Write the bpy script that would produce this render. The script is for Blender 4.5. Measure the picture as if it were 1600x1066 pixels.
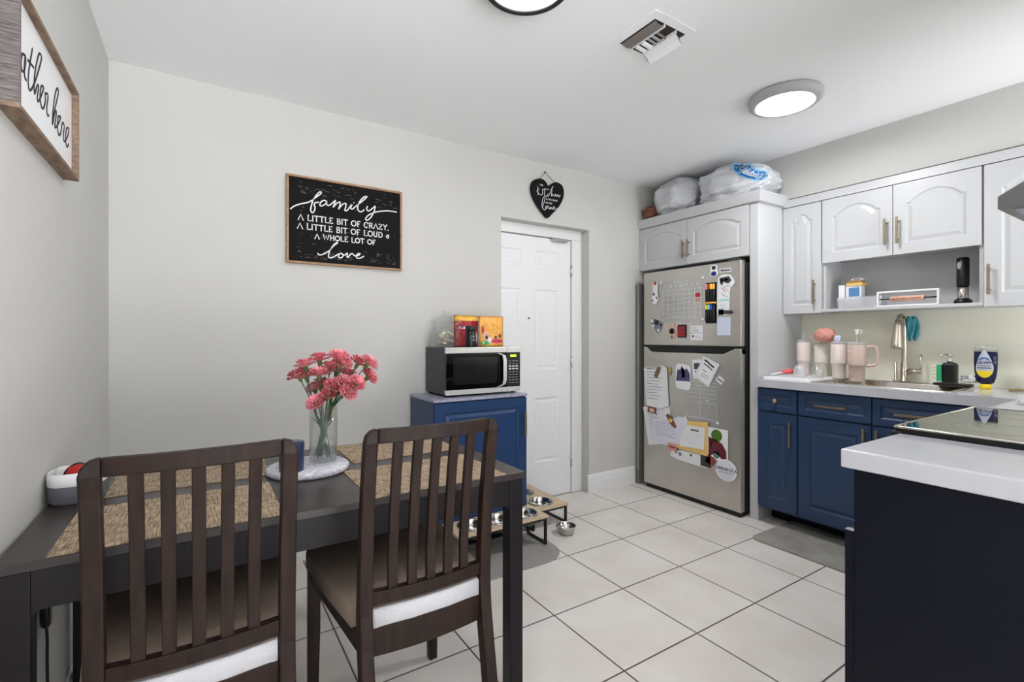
import bpy, bmesh, math, random
from mathutils import Vector, Matrix, noise
from math import sin, cos, pi, radians as R

for o in list(bpy.data.objects): bpy.data.objects.remove(o)
SC = bpy.context.scene
COL = SC.collection

# ------------------------------------------------------------ camera
cam_d = bpy.data.cameras.new('camera'); cam = bpy.data.objects.new('camera', cam_d); COL.objects.link(cam)
cam.location = (0, 0, 1.2); cam.rotation_euler = (R(90), 0, R(-32.6))
cam_d.sensor_width = 36; cam_d.lens = 756/1600*36; cam_d.shift_y = -7.2/1600; cam_d.clip_start = .02
SC.camera = cam
# ------------------------------------------------------------ world and exposure
GROUND_FILL, SKY = 11.5, 1.3   # bright ground added to fill the ceiling, and sky, outside the open rear
w = bpy.data.worlds.new('daylight'); SC.world = w; w.use_nodes = True
bgn = w.node_tree.nodes['Background']; bgn.inputs[1].default_value = 1.0
_tc = w.node_tree.nodes.new('ShaderNodeTexCoord'); _sx = w.node_tree.nodes.new('ShaderNodeSeparateXYZ'); _rp = w.node_tree.nodes.new('ShaderNodeValToRGB')
w.node_tree.links.new(_tc.outputs['Generated'], _sx.inputs[0]); w.node_tree.links.new(_sx.outputs[2], _rp.inputs[0])
_ad = w.node_tree.nodes.new('ShaderNodeMapRange'); _ad.inputs[1].default_value = -.25; _ad.inputs[2].default_value = .15
w.node_tree.links.new(_sx.outputs[2], _ad.inputs[0]); w.node_tree.links.new(_ad.outputs[0], _rp.inputs[0])
_rp.color_ramp.elements[0].color = (*[c*GROUND_FILL for c in (.97,.985,1)], 1); _rp.color_ramp.elements[1].color = (*[c*SKY for c in (.97,.98,1)], 1)
w.node_tree.links.new(_rp.outputs[0], bgn.inputs[0])
SC.view_settings.view_transform = 'Standard'; SC.view_settings.look = 'None'
SC.view_settings.exposure = 0.0; SC.view_settings.gamma = 1; SC.view_settings.use_curve_mapping = False
LAMP_MAIN = 100.0       # lit kitchen ceiling lamp (emission of its diffuser)
LAMP_RING = 36.0        # ring lamp over the dining table
SC.cycles.max_bounces = 10; SC.cycles.diffuse_bounces = 6; SC.cycles.transparent_max_bounces = 12
SC.cycles.sample_clamp_indirect = 6

# ------------------------------------------------------------ materials
def lin(c):
    r = []
    for v in c[:3]:
        v = v/255; r.append(v/12.92 if v <= .04045 else ((v+.055)/1.055)**2.4)
    return (*r, 1)
MATS = {}
def mat(name, col, rough=.5, metal=0, var=0, scale=8, bump=0, bscale=60, bdist=.004, spec=.5, trans=0, ior=1.45, emit=0, stretch=None, coat=0, alpha=1, col2=None, det=4):
    if name in MATS: return MATS[name]
    m = bpy.data.materials.new(name); m.use_nodes = True; MATS[name] = m
    nt = m.node_tree; b = nt.nodes['Principled BSDF']; L = nt.links
    b.inputs['Base Color'].default_value = lin(col); b.inputs['Roughness'].default_value = rough
    b.inputs['Metallic'].default_value = metal; b.inputs['Specular IOR Level'].default_value = spec
    b.inputs['Transmission Weight'].default_value = trans; b.inputs['IOR'].default_value = ior
    b.inputs['Coat Weight'].default_value = coat; b.inputs['Alpha'].default_value = alpha
    if emit:
        b.inputs['Emission Color'].default_value = lin(col); b.inputs['Emission Strength'].default_value = emit
    tc = nt.nodes.new('ShaderNodeTexCoord'); mp = nt.nodes.new('ShaderNodeMapping')
    L.new(tc.outputs['Object'], mp.inputs[0])
    if stretch: mp.inputs['Scale'].default_value = stretch
    if var or col2:
        n = nt.nodes.new('ShaderNodeTexNoise'); n.inputs['Scale'].default_value = scale; n.inputs['Detail'].default_value = det
        L.new(mp.outputs[0], n.inputs[0])
        cr = nt.nodes.new('ShaderNodeValToRGB'); cr.color_ramp.elements[0].position = .3; cr.color_ramp.elements[1].position = .7
        a = lin(col); c2 = lin(col2) if col2 else tuple(min(1, x*(1-var)) for x in a[:3])+(1,)
        cr.color_ramp.elements[0].color = c2; cr.color_ramp.elements[1].color = a
        L.new(n.outputs[0], cr.inputs[0]); L.new(cr.outputs[0], b.inputs['Base Color'])
    if bump:
        n2 = nt.nodes.new('ShaderNodeTexNoise'); n2.inputs['Scale'].default_value = bscale; n2.inputs['Detail'].default_value = 5
        L.new(mp.outputs[0], n2.inputs[0])
        bp = nt.nodes.new('ShaderNodeBump'); bp.inputs['Strength'].default_value = bump; bp.inputs['Distance'].default_value = bdist
        L.new(n2.outputs[0], bp.inputs['Height']); L.new(bp.outputs[0], b.inputs['Normal'])
    return m
def thin(name, tint, gloss=.05, rough=.03, body=0, bcol=(230,230,232)):
    m = bpy.data.materials.new(name); m.use_nodes = True; MATS[name] = m; nt = m.node_tree; L = nt.links
    nt.nodes.remove(nt.nodes['Principled BSDF']); out = nt.nodes['Material Output']
    tr = nt.nodes.new('ShaderNodeBsdfTransparent'); tr.inputs[0].default_value = (*tint, 1)
    gl = nt.nodes.new('ShaderNodeBsdfGlossy'); gl.inputs['Roughness'].default_value = rough
    lw = nt.nodes.new('ShaderNodeLayerWeight'); lw.inputs[0].default_value = .25
    ma = nt.nodes.new('ShaderNodeMath'); ma.operation = 'MULTIPLY_ADD'; ma.inputs[1].default_value = .55; ma.inputs[2].default_value = gloss
    mx = nt.nodes.new('ShaderNodeMixShader'); L.new(lw.outputs['Facing'], ma.inputs[0]); L.new(ma.outputs[0], mx.inputs[0]); L.new(tr.outputs[0], mx.inputs[1]); L.new(gl.outputs[0], mx.inputs[2])
    last = mx
    if body:
        df = nt.nodes.new('ShaderNodeBsdfDiffuse'); df.inputs[0].default_value = lin(bcol); m2 = nt.nodes.new('ShaderNodeMixShader'); m2.inputs[0].default_value = body
        L.new(mx.outputs[0], m2.inputs[1]); L.new(df.outputs[0], m2.inputs[2]); last = m2
    L.new(last.outputs[0], out.inputs[0]); return m
WALL = mat('wall_paint', (199,198,195), .6, bump=.10, bscale=25, var=.03, scale=2)
WALLR = mat('backsplash_gloss_tile', (240,239,222), .22, var=.02, scale=3)
CEIL = mat('ceiling_paint', (240,241,243), .8, bump=.12, bscale=14)
TRIM = mat('trim_white_gloss', (226,226,227), .3)
DOORW = mat('door_white', (230,231,233), .4)
CABW = mat('cabinet_white', (190,191,193), .34)
NAVY = mat('cabinet_navy', (37,60,93), .36, var=.10, scale=5)
NAVYM = mat('stand_navy', (30,58,100), .34, var=.10, scale=5)
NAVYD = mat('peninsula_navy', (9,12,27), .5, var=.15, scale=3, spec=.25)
QUARTZ = mat('white_quartz', (192,192,199), .13, var=.05, scale=14)
CABTOP = mat('cabinet_speckle_top', (176,176,190), .3, col2=(120,124,150), scale=90)
NICK = mat('brushed_bronze_nickel', (168,152,128), .3, metal=1)
CHROME = mat('satin_steel', (205,200,192), .2, metal=1)
STEEL = mat('brushed_stainless', (206,202,195), .36, metal=1, var=.10, scale=5, stretch=(1,30,1))
STEELD = mat('dark_grey_steel_side', (70,70,70), .4, metal=.4)
BOWL = mat('bowl_steel', (190,188,184), .17, metal=1)
BLK = mat('black_plastic', (16,16,17), .35)
BLKM = mat('black_metal', (18,17,17), .45)
RUBBER = mat('dark_rubber', (32,30,29), .7)
GLASSB = mat('black_glass', (8,8,9), .05); COOK = mat('cooktop_glass', (10,10,10), .03, spec=1, ior=2.2, coat=.6); SILVER = mat('silver_trim', (205,204,202), .3, metal=.35)
FAUC = mat('faucet_nickel', (206,196,182), .25, metal=1)



GLASS = thin('clear_glass', (.97,.985,.98), .03); WATER = thin('water', (.93,.96,.94), .03); CLEARP = thin('clear_plastic', (.95,.95,.96), .08, .12, .30); ACRYL = thin('acrylic_sheet', (.97,.97,.97), .06, .08, .05)
WOODD = mat('espresso_wood', (46,29,22), .5, col2=(27,17,13), scale=9, stretch=(6,6,.8), spec=.3, bump=.08, bscale=70)
WOODT = mat('table_espresso_wood', (28,23,28), .42, spec=.3, col2=(22,18,22), scale=7, stretch=(.8,6,6))
WOODTOP = mat('table_top_espresso', (58,52,51), .33, col2=(48,42,41), scale=6, stretch=(.6,6,6))
SEATF = mat('taupe_seat_fabric', (132,116,102), .95, var=.22, scale=7, bump=.3, bscale=500)
SEATW = mat('seat_lining_white', (206,205,210), .9, var=.08, scale=9, bump=.4, bscale=300)
PALE = mat('pale_pine_wood', (206,188,160), .5, col2=(188,166,136), scale=10, stretch=(1,8,8))
GREYT = mat('grey_silicone', (146,143,139), .7, var=.1, scale=9)
KMAT = mat('kitchen_mat_grey', (150,147,140), .75, col2=(126,123,118), scale=6, bump=.2, bscale=60)
PAPER = mat('paper_white', (226,227,230), .6)
INK = mat('ink_black', (32,32,38), .6)
INKG = mat('ink_grey', (128,130,138), .6)
WHITE = mat('white_plastic', (232,232,234), .35)
PINKP = mat('blush_powder_coat', (232,218,214), .4)
PINKD = mat('rose_powder_coat', (206,182,171), .4)
RED = mat('red_plastic', (178,30,34), .4)
ORG = mat('orange_film', (232,150,48), .35, col2=(240,190,110), scale=30)
REDF = mat('red_film', (176,42,44), .35, col2=(150,26,40), scale=25)
MAG = mat('magenta_print', (200,50,96), .4)
YEL = mat('yellow_plastic', (240,216,40), .35)
GRN = mat('green_sponge', (40,176,120), .9, bump=.3, bscale=300)
CREAM = mat('cream_sponge', (226,224,196), .9, bump=.3, bscale=300)
NAVYS = mat('dark_blue_soap', (24,26,66), .12)
STEM = mat('stem_green', (52,92,58), .6, var=.3, scale=40)
CALYX = mat('calyx_green', (96,118,64), .6)
LEAFG = mat('leaf_green', (78,120,40), .7, var=.3, scale=60)
PETAL = mat('carnation_pink', (228,112,132), .75, col2=(240,178,182), scale=90)
PETAL2 = mat('carnation_coral', (216,92,112), .75, col2=(238,168,172), scale=90)
BAGW = mat('white_bag_film', (206,208,213), .33, trans=.1, bump=.8, bscale=16, bdist=.02, stretch=(1,.5,1.6))
BAGB = mat('brown_bag_film', (150,96,66), .5, col2=(96,58,42), scale=14, bump=.5, bscale=20)
BLUEP = mat('blue_print', (28,104,172), .4)
LBLUE = mat('pale_blue_print', (150,200,230), .4)
TEAL = mat('teal_mesh', (70,150,165), .8)
CORAL = mat('coral_pink_cloth', (208,146,134), .85, bump=.3, bscale=80)
TERR = mat('terrazzo_white', (226,226,230), .45, col2=(170,168,190), scale=70)
CANDLE = mat('navy_candle_tin', (24,40,78), .3, coat=.3)
GREYW = mat('weathered_grey_wood', (142,134,130), .8, col2=(86,78,82), scale=9, stretch=(3,2,26), bump=.6, bscale=60)
GREYB = mat('rustic_brown_wood', (150,128,108), .8, col2=(104,82,66), scale=9, stretch=(6,2,8), bump=.4, bscale=60)
OAK = mat('oak_frame', (172,138,108), .6, col2=(146,112,86), scale=12, stretch=(2,8,8))
CHALK = mat('distressed_black_board', (15,15,16), .8, spec=.2, col2=(24,23,24), scale=30, stretch=(.6,1,6))
PEACH = mat('peach_wood', (216,172,150), .6)
SKIN1 = mat('print_brown', (150,92,66), .6, col2=(70,40,34), scale=60)
PURP = mat('print_violet', (96,92,142), .6, col2=(40,36,70), scale=50)
FOLDER = mat('manila_folder', (226,188,112), .6)
AQUA = mat('print_aqua', (150,214,206), .6)
LGREY = mat('light_grey_plastic', (150,151,154), .5)
SHADEG = mat('lamp_body_grey', (172,172,176), .45)
FABG = mat('grey_basket_fabric', (104,105,112), .95, bump=.4, bscale=300)
DARKIN = mat('duct_shade', (46,44,42), .8)
LAMPM = mat('lit_diffuser', (253,254,255), .5, emit=LAMP_MAIN)
LAMPR = mat('ring_lamp_diffuser', (253,254,255), .5, emit=LAMP_RING)
DISP = mat('green_display', (190,230,60), .5, emit=1.2)
BADGE = mat('badge_blue', (54,62,150), .5)

def floor_mat():
    m = bpy.data.materials.new('cream_floor_tile'); m.use_nodes = True; nt = m.node_tree; L = nt.links; b = nt.nodes['Principled BSDF']
    tc = nt.nodes.new('ShaderNodeTexCoord'); mp = nt.nodes.new('ShaderNodeMapping'); mp.inputs['Location'].default_value = (-.0455+.0015, -.016+.0015, 0)
    br = nt.nodes.new('ShaderNodeTexBrick'); br.offset = 0; br.squash = 1
    for k, v in (('Scale',1),('Brick Width',.41),('Row Height',.41),('Mortar Size',.0036),('Mortar Smooth',.15),('Bias',0)): br.inputs[k].default_value = v
    br.inputs['Color1'].default_value = lin((224,219,214)); br.inputs['Color2'].default_value = lin((218,212,207)); br.inputs['Mortar'].default_value = lin((86,76,68))
    n = nt.nodes.new('ShaderNodeTexNoise'); n.inputs['Scale'].default_value = 3.5; n.inputs['Detail'].default_value = 7
    cr = nt.nodes.new('ShaderNodeValToRGB'); cr.color_ramp.elements[0].position = .3; cr.color_ramp.elements[1].position = .7
    cr.color_ramp.elements[0].color = (.86,.84,.82,1); cr.color_ramp.elements[1].color = (1,1,1,1)
    mx = nt.nodes.new('ShaderNodeMix'); mx.data_type = 'RGBA'; mx.blend_type = 'MULTIPLY'; mx.inputs[0].default_value = 1
    bp = nt.nodes.new('ShaderNodeBump'); bp.inputs['Strength'].default_value = .5; bp.inputs['Distance'].default_value = .002; bp.invert = True
    L.new(tc.outputs['Object'], mp.inputs[0]); L.new(mp.outputs[0], br.inputs[0]); L.new(tc.outputs['Object'], n.inputs[0]); L.new(n.outputs[0], cr.inputs[0])
    L.new(br.outputs[0], mx.inputs[6]); L.new(cr.outputs[0], mx.inputs[7]); L.new(mx.outputs[2], b.inputs['Base Color'])
    L.new(br.outputs['Fac'], bp.inputs['Height']); L.new(bp.outputs[0], b.inputs['Normal']); b.inputs['Roughness'].default_value = .36
    return m
def weave_mat():
    m = bpy.data.materials.new('woven_tan_mat'); m.use_nodes = True; nt = m.node_tree; L = nt.links; b = nt.nodes['Principled BSDF']
    tc = nt.nodes.new('ShaderNodeTexCoord')
    outs = []
    for sc in ((22,260,1),(260,22,1)):
        mp = nt.nodes.new('ShaderNodeMapping'); mp.inputs['Scale'].default_value = sc
        n = nt.nodes.new('ShaderNodeTexNoise'); n.inputs['Scale'].default_value = 1; n.inputs['Detail'].default_value = 2
        L.new(tc.outputs['Object'], mp.inputs[0]); L.new(mp.outputs[0], n.inputs[0]); outs.append(n)
    ad = nt.nodes.new('ShaderNodeMath'); ad.operation = 'ADD'; L.new(outs[0].outputs[0], ad.inputs[0]); L.new(outs[1].outputs[0], ad.inputs[1])
    ml = nt.nodes.new('ShaderNodeMath'); ml.operation = 'MULTIPLY'; ml.inputs[1].default_value = .5; L.new(ad.outputs[0], ml.inputs[0])
    cr = nt.nodes.new('ShaderNodeValToRGB'); e = cr.color_ramp.elements; e[0].position = .38; e[0].color = lin((92,72,52)); e[1].position = .62; e[1].color = lin((190,168,142))
    L.new(ml.outputs[0], cr.inputs[0]); L.new(cr.outputs[0], b.inputs['Base Color']); b.inputs['Roughness'].default_value = .85
    bp = nt.nodes.new('ShaderNodeBump'); bp.inputs['Strength'].default_value = .6; bp.inputs['Distance'].default_value = .002
    L.new(ml.outputs[0], bp.inputs['Height']); L.new(bp.outputs[0], b.inputs['Normal'])
    return m
FLOORM = floor_mat(); WEAVE = weave_mat()

# ------------------------------------------------------------ mesh builder
def crom(P, n=6, closed=False):
    P = [Vector(p) for p in P]
    if len(P) < 3: return P
    out = []; N = len(P)
    rng = N if closed else N-1
    for i in range(rng):
        p0 = P[(i-1) % N] if closed or i > 0 else P[0]; p1 = P[i]; p2 = P[(i+1) % N]
        p3 = P[(i+2) % N] if closed or i+2 < N else P[-1]
        for k in range(n):
            t = k/n
            out.append(.5*((2*p1)+(p2-p0)*t+(2*p0-5*p1+4*p2-p3)*t*t+(3*p1-p0-3*p2+p3)*t**3))
    if not closed: out.append(P[-1])
    return out
class MB:
    def __init__(s): s.v = []; s.f = []; s.m = []; s.s = []; s.mats = []
    def mi(s, m):
        if m not in s.mats: s.mats.append(m)
        return s.mats.index(m)
    def add(s, vs, fs, m, smooth=False, M=None):
        o = len(s.v); k = s.mi(m)
        for p in vs: s.v.append((M @ Vector(p)) if M else Vector(p))
        for f in fs: s.f.append([o+i for i in f]); s.m.append(k); s.s.append(smooth)
        return s
    def box(s, x0, x1, y0, y1, z0, z1, m, M=None):
        vs = [(x,y,z) for z in (z0,z1) for y in (y0,y1) for x in (x0,x1)]
        return s.add(vs, [(0,2,3,1),(4,5,7,6),(0,1,5,4),(2,6,7,3),(0,4,6,2),(1,3,7,5)], m, M=M)
    def rings(s, rings, m, smooth=True, cap0=True, cap1=True, M=None, closed=True):
        n = len(rings[0]); vs = [p for r in rings for p in r]; fs = []
        for a in range(len(rings)-1):
            for i in range(n if closed else n-1):
                j = (i+1) % n; fs.append((a*n+i, a*n+j, (a+1)*n+j, (a+1)*n+i))
        s.add(vs, fs, m, smooth, M)
        if cap0: s.add(rings[0], [tuple(range(n))[::-1]], m, False, M)
        if cap1: s.add(rings[-1], [tuple(range(n))], m, False, M)
        return s
    def lathe(s, prof, m, c=(0,0,0), n=28, smooth=True, cap0=False, cap1=False, M=None, sq=None):
        rs = []
        for r, z in prof:
            ring = []
            for i in range(n):
                a = 2*pi*i/n; x, y = cos(a), sin(a)
                if sq:
                    k = (abs(x)**sq+abs(y)**sq)**(-1/sq); x *= k; y *= k
                ring.append((c[0]+r*x, c[1]+r*y, c[2]+z))
            rs.append(ring)
        return s.rings(rs, m, smooth, cap0, cap1, M)
    def cyl(s, c, r, h, m, n=24, M=None, r2=None): return s.lathe([(r,0),(r if r2 is None else r2,h)], m, c, n, True, True, True, M)
    def tube(s, path, r, m, n=8, closed=False, flat=None, M=None, caps=True):
        P = [Vector(p) for p in path]; N = len(P); rs = []
        up = None
        for i, p in enumerate(P):
            a = P[(i-1) % N] if closed or i > 0 else p; b = P[(i+1) % N] if closed or i < N-1 else p
            t = (b-a)
            t = t.normalized() if t.length > 1e-9 else Vector((0,0,1))
            if up is None: up = Vector((0,0,1)) if abs(t.z) < .9 else Vector((0,1,0))
            x = t.cross(up)
            if x.length < 1e-6: x = t.cross(Vector((1,0,0)))
            x.normalize(); up = x.cross(t).normalized()
            rr = r[i] if isinstance(r, (list, tuple)) else r
            rs.append([p+x*rr*cos(2*pi*k/n)+up*rr*sin(2*pi*k/n) for k in range(n)])
        if closed: rs.append(rs[0])
        return s.rings(rs, m, True, caps and not closed, caps and not closed, M)
    def stroke(s, P, wd, m, U, V, N, th=.001):
        """flat ribbon of a drawn line: points (u,v) on plane spanned by U,V (origin in U[1]), raised along N"""
        O, Ux = U
        Q = [O+Ux*p[0]+V*p[1] for p in P]
        vs = []; fs = []
        for i, q in enumerate(Q):
            a = Q[max(0, i-1)]; b = Q[min(len(Q)-1, i+1)]; t = b-a
            t = t.normalized() if t.length > 1e-9 else Ux
            sd = t.cross(N).normalized()*wd/2
            vs += [q-sd, q+sd, q-sd+N*th, q+sd+N*th]
        for i in range(len(Q)-1):
            o = i*4; p = o+4
            fs += [(o+2,o+3,p+3,p+2),(o,o+2,p+2,p),(o+1,p+1,p+3,o+3)]
        return s.add(vs, fs, m)
    def poly(s, pts, m, N, th):
        pts = [Vector(p) for p in pts]; n = len(pts); N = Vector(N)*th
        top = [p+N for p in pts]
        s.add(pts+top, [tuple(range(n)), tuple(range(2*n-1, n-1, -1))]+[(i, (i+1) % n, n+(i+1) % n, n+i) for i in range(n)], m)
        return s
    def build(s, name, parent=None, bevel=0, seg=2, subd=0, loc=None, fix=True):
        me = bpy.data.meshes.new(name); me.from_pydata([tuple(v) for v in s.v], [], s.f)
        for m in s.mats: me.materials.append(m)
        for p, k, sm in zip(me.polygons, s.m, s.s): p.material_index = k; p.use_smooth = sm
        if fix:
            bm = bmesh.new(); bm.from_mesh(me); bmesh.ops.remove_doubles(bm, verts=bm.verts, dist=1e-6); bmesh.ops.recalc_face_normals(bm, faces=bm.faces); bm.to_mesh(me); bm.free()
        o = bpy.data.objects.new(name, me); COL.objects.link(o)
        if parent: o.parent = parent
        if loc: o.location = loc
        if bevel:
            b = o.modifiers.new('bevel', 'BEVEL'); b.width = bevel; b.segments = seg; b.limit_method = 'ANGLE'; b.angle_limit = R(40)
        if subd:
            b = o.modifiers.new('sub', 'SUBSURF'); b.levels = subd; b.render_levels = subd
        return o
def tag(o, label, cat, group=None):
    o['label'] = label; o['category'] = cat
    if group: o['group'] = group
    return o
def thing(name, label, cat, loc=(0,0,0), rz=0, group=None):
    o = bpy.data.objects.new(name, None); COL.objects.link(o); o.location = loc; o.rotation_euler = (0,0,rz); o.empty_display_size = .05
    return tag(o, label, cat, group)
def struct(name, mb, parent=None, **k):
    o = mb.build(name, parent, **k)
    if not parent: o['kind'] = 'structure'
    return o
def copy_tree(o, parent=None):
    c = o.copy(); COL.objects.link(c)
    if parent: c.parent = parent
    for ch in list(o.children): copy_tree(ch, c)
    return c
def rrect(w, h, r, n=5):
    pts = []
    for cx, cy, a0 in ((w/2-r,h/2-r,0),(-w/2+r,h/2-r,pi/2),(-w/2+r,-h/2+r,pi),(w/2-r,-h/2+r,1.5*pi)):
        for k in range(n+1):
            a = a0+pi/2*k/n; pts.append((cx+r*cos(a), cy+r*sin(a)))
    return pts
def textgeo(mb, txt, size, m, M, th=.0006, align='CENTER'):
    cu = bpy.data.curves.new('t', 'FONT'); cu.body = txt; cu.size = size; cu.extrude = th; cu.align_x = align; cu.resolution_u = 2
    o = bpy.data.objects.new('t', cu); COL.objects.link(o)
    dg = bpy.context.evaluated_depsgraph_get(); me = bpy.data.meshes.new_from_object(o.evaluated_get(dg))
    mb.add([v.co.copy() for v in me.vertices], [tuple(p.vertices) for p in me.polygons], m, M=M)
    bpy.data.objects.remove(o); bpy.data.curves.remove(cu); bpy.data.meshes.remove(me)
def face_mx(loc, right, up):
    r = Vector(right).normalized(); u = Vector(up).normalized(); n = r.cross(u)
    return Matrix(((r.x,u.x,n.x,loc[0]),(r.y,u.y,n.y,loc[1]),(r.z,u.z,n.z,loc[2]),(0,0,0,1)))
# serif capitals as strokes on a 0..1 grid
SER = {'A':(.8,[[(0,0),(.4,1),(.8,0)],[(-.1,0),(.12,0)],[(.68,0),(.92,0)]]),
'L':(.6,[[(.1,1),(.1,0),(.6,0),(.62,.15)],[(0,1),(.22,1)]]),'I':(.2,[[(.1,0),(.1,1)],[(0,0),(.2,0)],[(0,1),(.2,1)]]),
'T':(.7,[[(.35,0),(.35,1)],[(0,.88),(0,1),(.7,1),(.7,.88)],[(.25,0),(.45,0)]]),
'E':(.6,[[(.58,.15),(.56,0),(.1,0),(.1,1),(.54,1),(.56,.87)],[(.1,.5),(.42,.5)],[(0,0),(.1,0)],[(0,1),(.1,1)]]),
'B':(.62,[[(.1,0),(.1,1),(.4,1),(.52,.9),(.52,.62),(.4,.52),(.1,.52)],[(.4,.52),(.58,.4),(.58,.12),(.42,0),(.0,0)],[(0,1),(.1,1)]]),
'O':(.85,[[(.42+.42*cos(a*pi/10),.5+.5*sin(a*pi/10)) for a in range(21)]]),
'F':(.58,[[(.1,0),(.1,1),(.54,1),(.56,.87)],[(.1,.5),(.42,.5)],[(0,0),(.22,0)],[(0,1),(.1,1)]]),
'C':(.75,[[(.42+.42*cos(a*pi/10),.5+.5*sin(a*pi/10)) for a in range(3,18)],[(.74,.98),(.74,.72)]]),
'R':(.7,[[(.1,0),(.1,1),(.42,1),(.56,.88),(.56,.62),(.42,.5),(.1,.5)],[(.35,.5),(.66,0),(.75,0)],[(0,0),(.2,0)],[(0,1),(.1,1)]]),
'Z':(.65,[[(.04,.85),(.04,1),(.62,1),(.0,0),(.62,0),(.64,.16)]]),'Y':(.75,[[(.05,1),(.38,.5),(.38,0)],[(.7,1),(.38,.5)],[(-.05,1),(.15,1)],[(.6,1),(.8,1)],[(.28,0),(.48,0)]]),
'U':(.75,[[(.1,1),(.1,.25),(.22,.04),(.38,0),(.54,.04),(.65,.25),(.65,1)],[(0,1),(.2,1)],[(.56,1),(.75,1)]]),
'D':(.78,[[(.1,0),(.1,1),(.4,1),(.66,.82),(.72,.5),(.66,.18),(.4,0),(0,0)],[(0,1),(.1,1)]]),
'W':(1.1,[[(.05,1),(.3,0),(.55,.9),(.8,0),(1.05,1)],[(-.05,1),(.17,1)],[(.95,1),(1.15,1)]]),
'H':(.8,[[(.1,0),(.1,1)],[(.7,0),(.7,1)],[(.1,.52),(.7,.52)],[(0,0),(.2,0)],[(0,1),(.2,1)],[(.6,0),(.8,0)],[(.6,1),(.8,1)]]),
'&':(.6,[[(.55,.62),(.3,.62),(.12,.5),(.05,.3),(.12,.08),(.3,0),(.45,.08),(.5,.25),(.42,.4),(.25,.45)],[(.45,.3),(.58,.4)]]),
',':(.2,[[(.08,.08),(.03,-.14)]]),' ':(.35,[])}
def serif(mb, txt, u0, v0, u1, h, m, O, U, V, N, wd):
    tot = sum(SER[c][0]+.18 for c in txt)-.18; k = (u1-u0)/tot; u = u0
    for c in txt:
        wch, st = SER[c]
        for s_ in st: mb.stroke([(u+p[0]*k, v0+p[1]*h) for p in s_], wd, m, (O, U), V, N)
        u += (wch+.18)*k
X3, Y3, Z3 = Vector((1,0,0)), Vector((0,1,0)), Vector((0,0,1))
rnd = random.Random(7)
# ------------------------------------------------------------ the room
YB, XL, XS, XW, CZ = 2.80, -.355, 3.365, 3.59, 2.44
struct('floor', MB().box(XL-.1, XW+.1, -2.0, 3.1, -.08, 0, FLOORM))
struct('ceiling', MB().box(XL-.1, XW+.1, -2.0, 3.1, CZ, CZ+.08, CEIL))
struct('wall_left', MB().box(XL-.1, XL, -2.0, YB, 0, CZ, WALL))
DX0, DX1, DZ = 1.703, 2.49, 2.012
b = MB().box(XL-.1, DX0, YB, YB+.14, 0, CZ, WALL).box(DX1, XW+.1, YB, YB+.14, 0, CZ, WALL).box(DX0, DX1, YB, YB+.14, DZ, CZ, WALL)
struct('wall_back', b)
struct('wall_back_passage', MB().box(1.5, 2.6, YB+.2, YB+.26, 0, CZ, WALL))
b = MB().box(XW, XW+.1, -2.0, YB, 0, CZ, WALLR)
struct('wall_right', b)
struct('wall_right_upper', MB().box(XS, XW, -.06, YB, 2.135, CZ, WALL))
struct('wall_front', MB().box(1.36, 2.62, -.16, -.06, 0, CZ, WALL).box(2.62, XW, -.16, -.06, 0, 1.0, WALL).box(2.62, XW, -.16, -.06, 2.2, CZ, WALL))  # unseen wall; window gap added to bring more light into the kitchen
# tile joints of the backsplash
b = MB()
for y in (1.63, .62): b.box(XW-.0012, XW, y-.0012, y+.0012, .925, 1.37, TRIM)
for z in (1.155,): b.box(XW-.0012, XW, -.06, 1.79, z-.0012, z+.0012, TRIM)
struct('trim_1', b)
# baseboards
def baseboard(name, p0, p1, inward):
    p0, p1, n = Vector(p0), Vector(p1), Vector(inward)
    prof = [(0,0),(.016,0),(.016,.092),(.013,.098),(.013,.118),(.009,.124),(.007,.136),(0,.142)]
    struct(name, MB().rings([[p+n*a+Z3*z for a, z in prof] for p in (p0, p1)], TRIM, False))
baseboard('baseboard_back', (XL,YB,0), (DX0,YB,0), (0,-1,0))
baseboard('baseboard_back_right', (DX1-.016,YB,0), (2.975,YB,0), (0,-1,0))
baseboard('baseboard_left', (XL,-2.0,0), (XL,YB,0), (1,0,0))
# door
def raised_panel(mb, x0, x1, z0, z1, mat_, arch=0, y=0, g=.012, depth=.007, out=1, raised=.9):
    """moulded raised panel set in a slab face lying in plane y (facing -Y)"""
    def ring(d, yy):
        a0, a1, c0, c1 = x0+d, x1-d, z0+d, z1-d
        sh = .12*(a1-a0); pts = [(a0,c0),(a1,c0),(a1,c1-arch)]
        n = 12
        for i in range(n+1):
            t = 1-i/n; xx = a0+sh*.6*(1)+(a1-a0-1.2*sh)*t if arch else a0+(a1-a0)*t
            zz = c1-arch+arch*(1-(2*t-1)**2) if arch else c1
            pts.append((xx, zz))
        pts.append((a0, c1-arch))
        return [(p[0], yy, p[1]) for p in pts]
    return ring
def panel_slab(w, h, th, m, panels, drop=0):
    """slab 0..w x 0..h, front face at y=0, back at y=th; panels: (x0,x1,z0,z1,arch). each panel: groove ring + raised field. front is tiled around them"""
    mb = MB(); mb.box(0, w, .0005, th, 0, h, m)
    return mb
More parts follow.
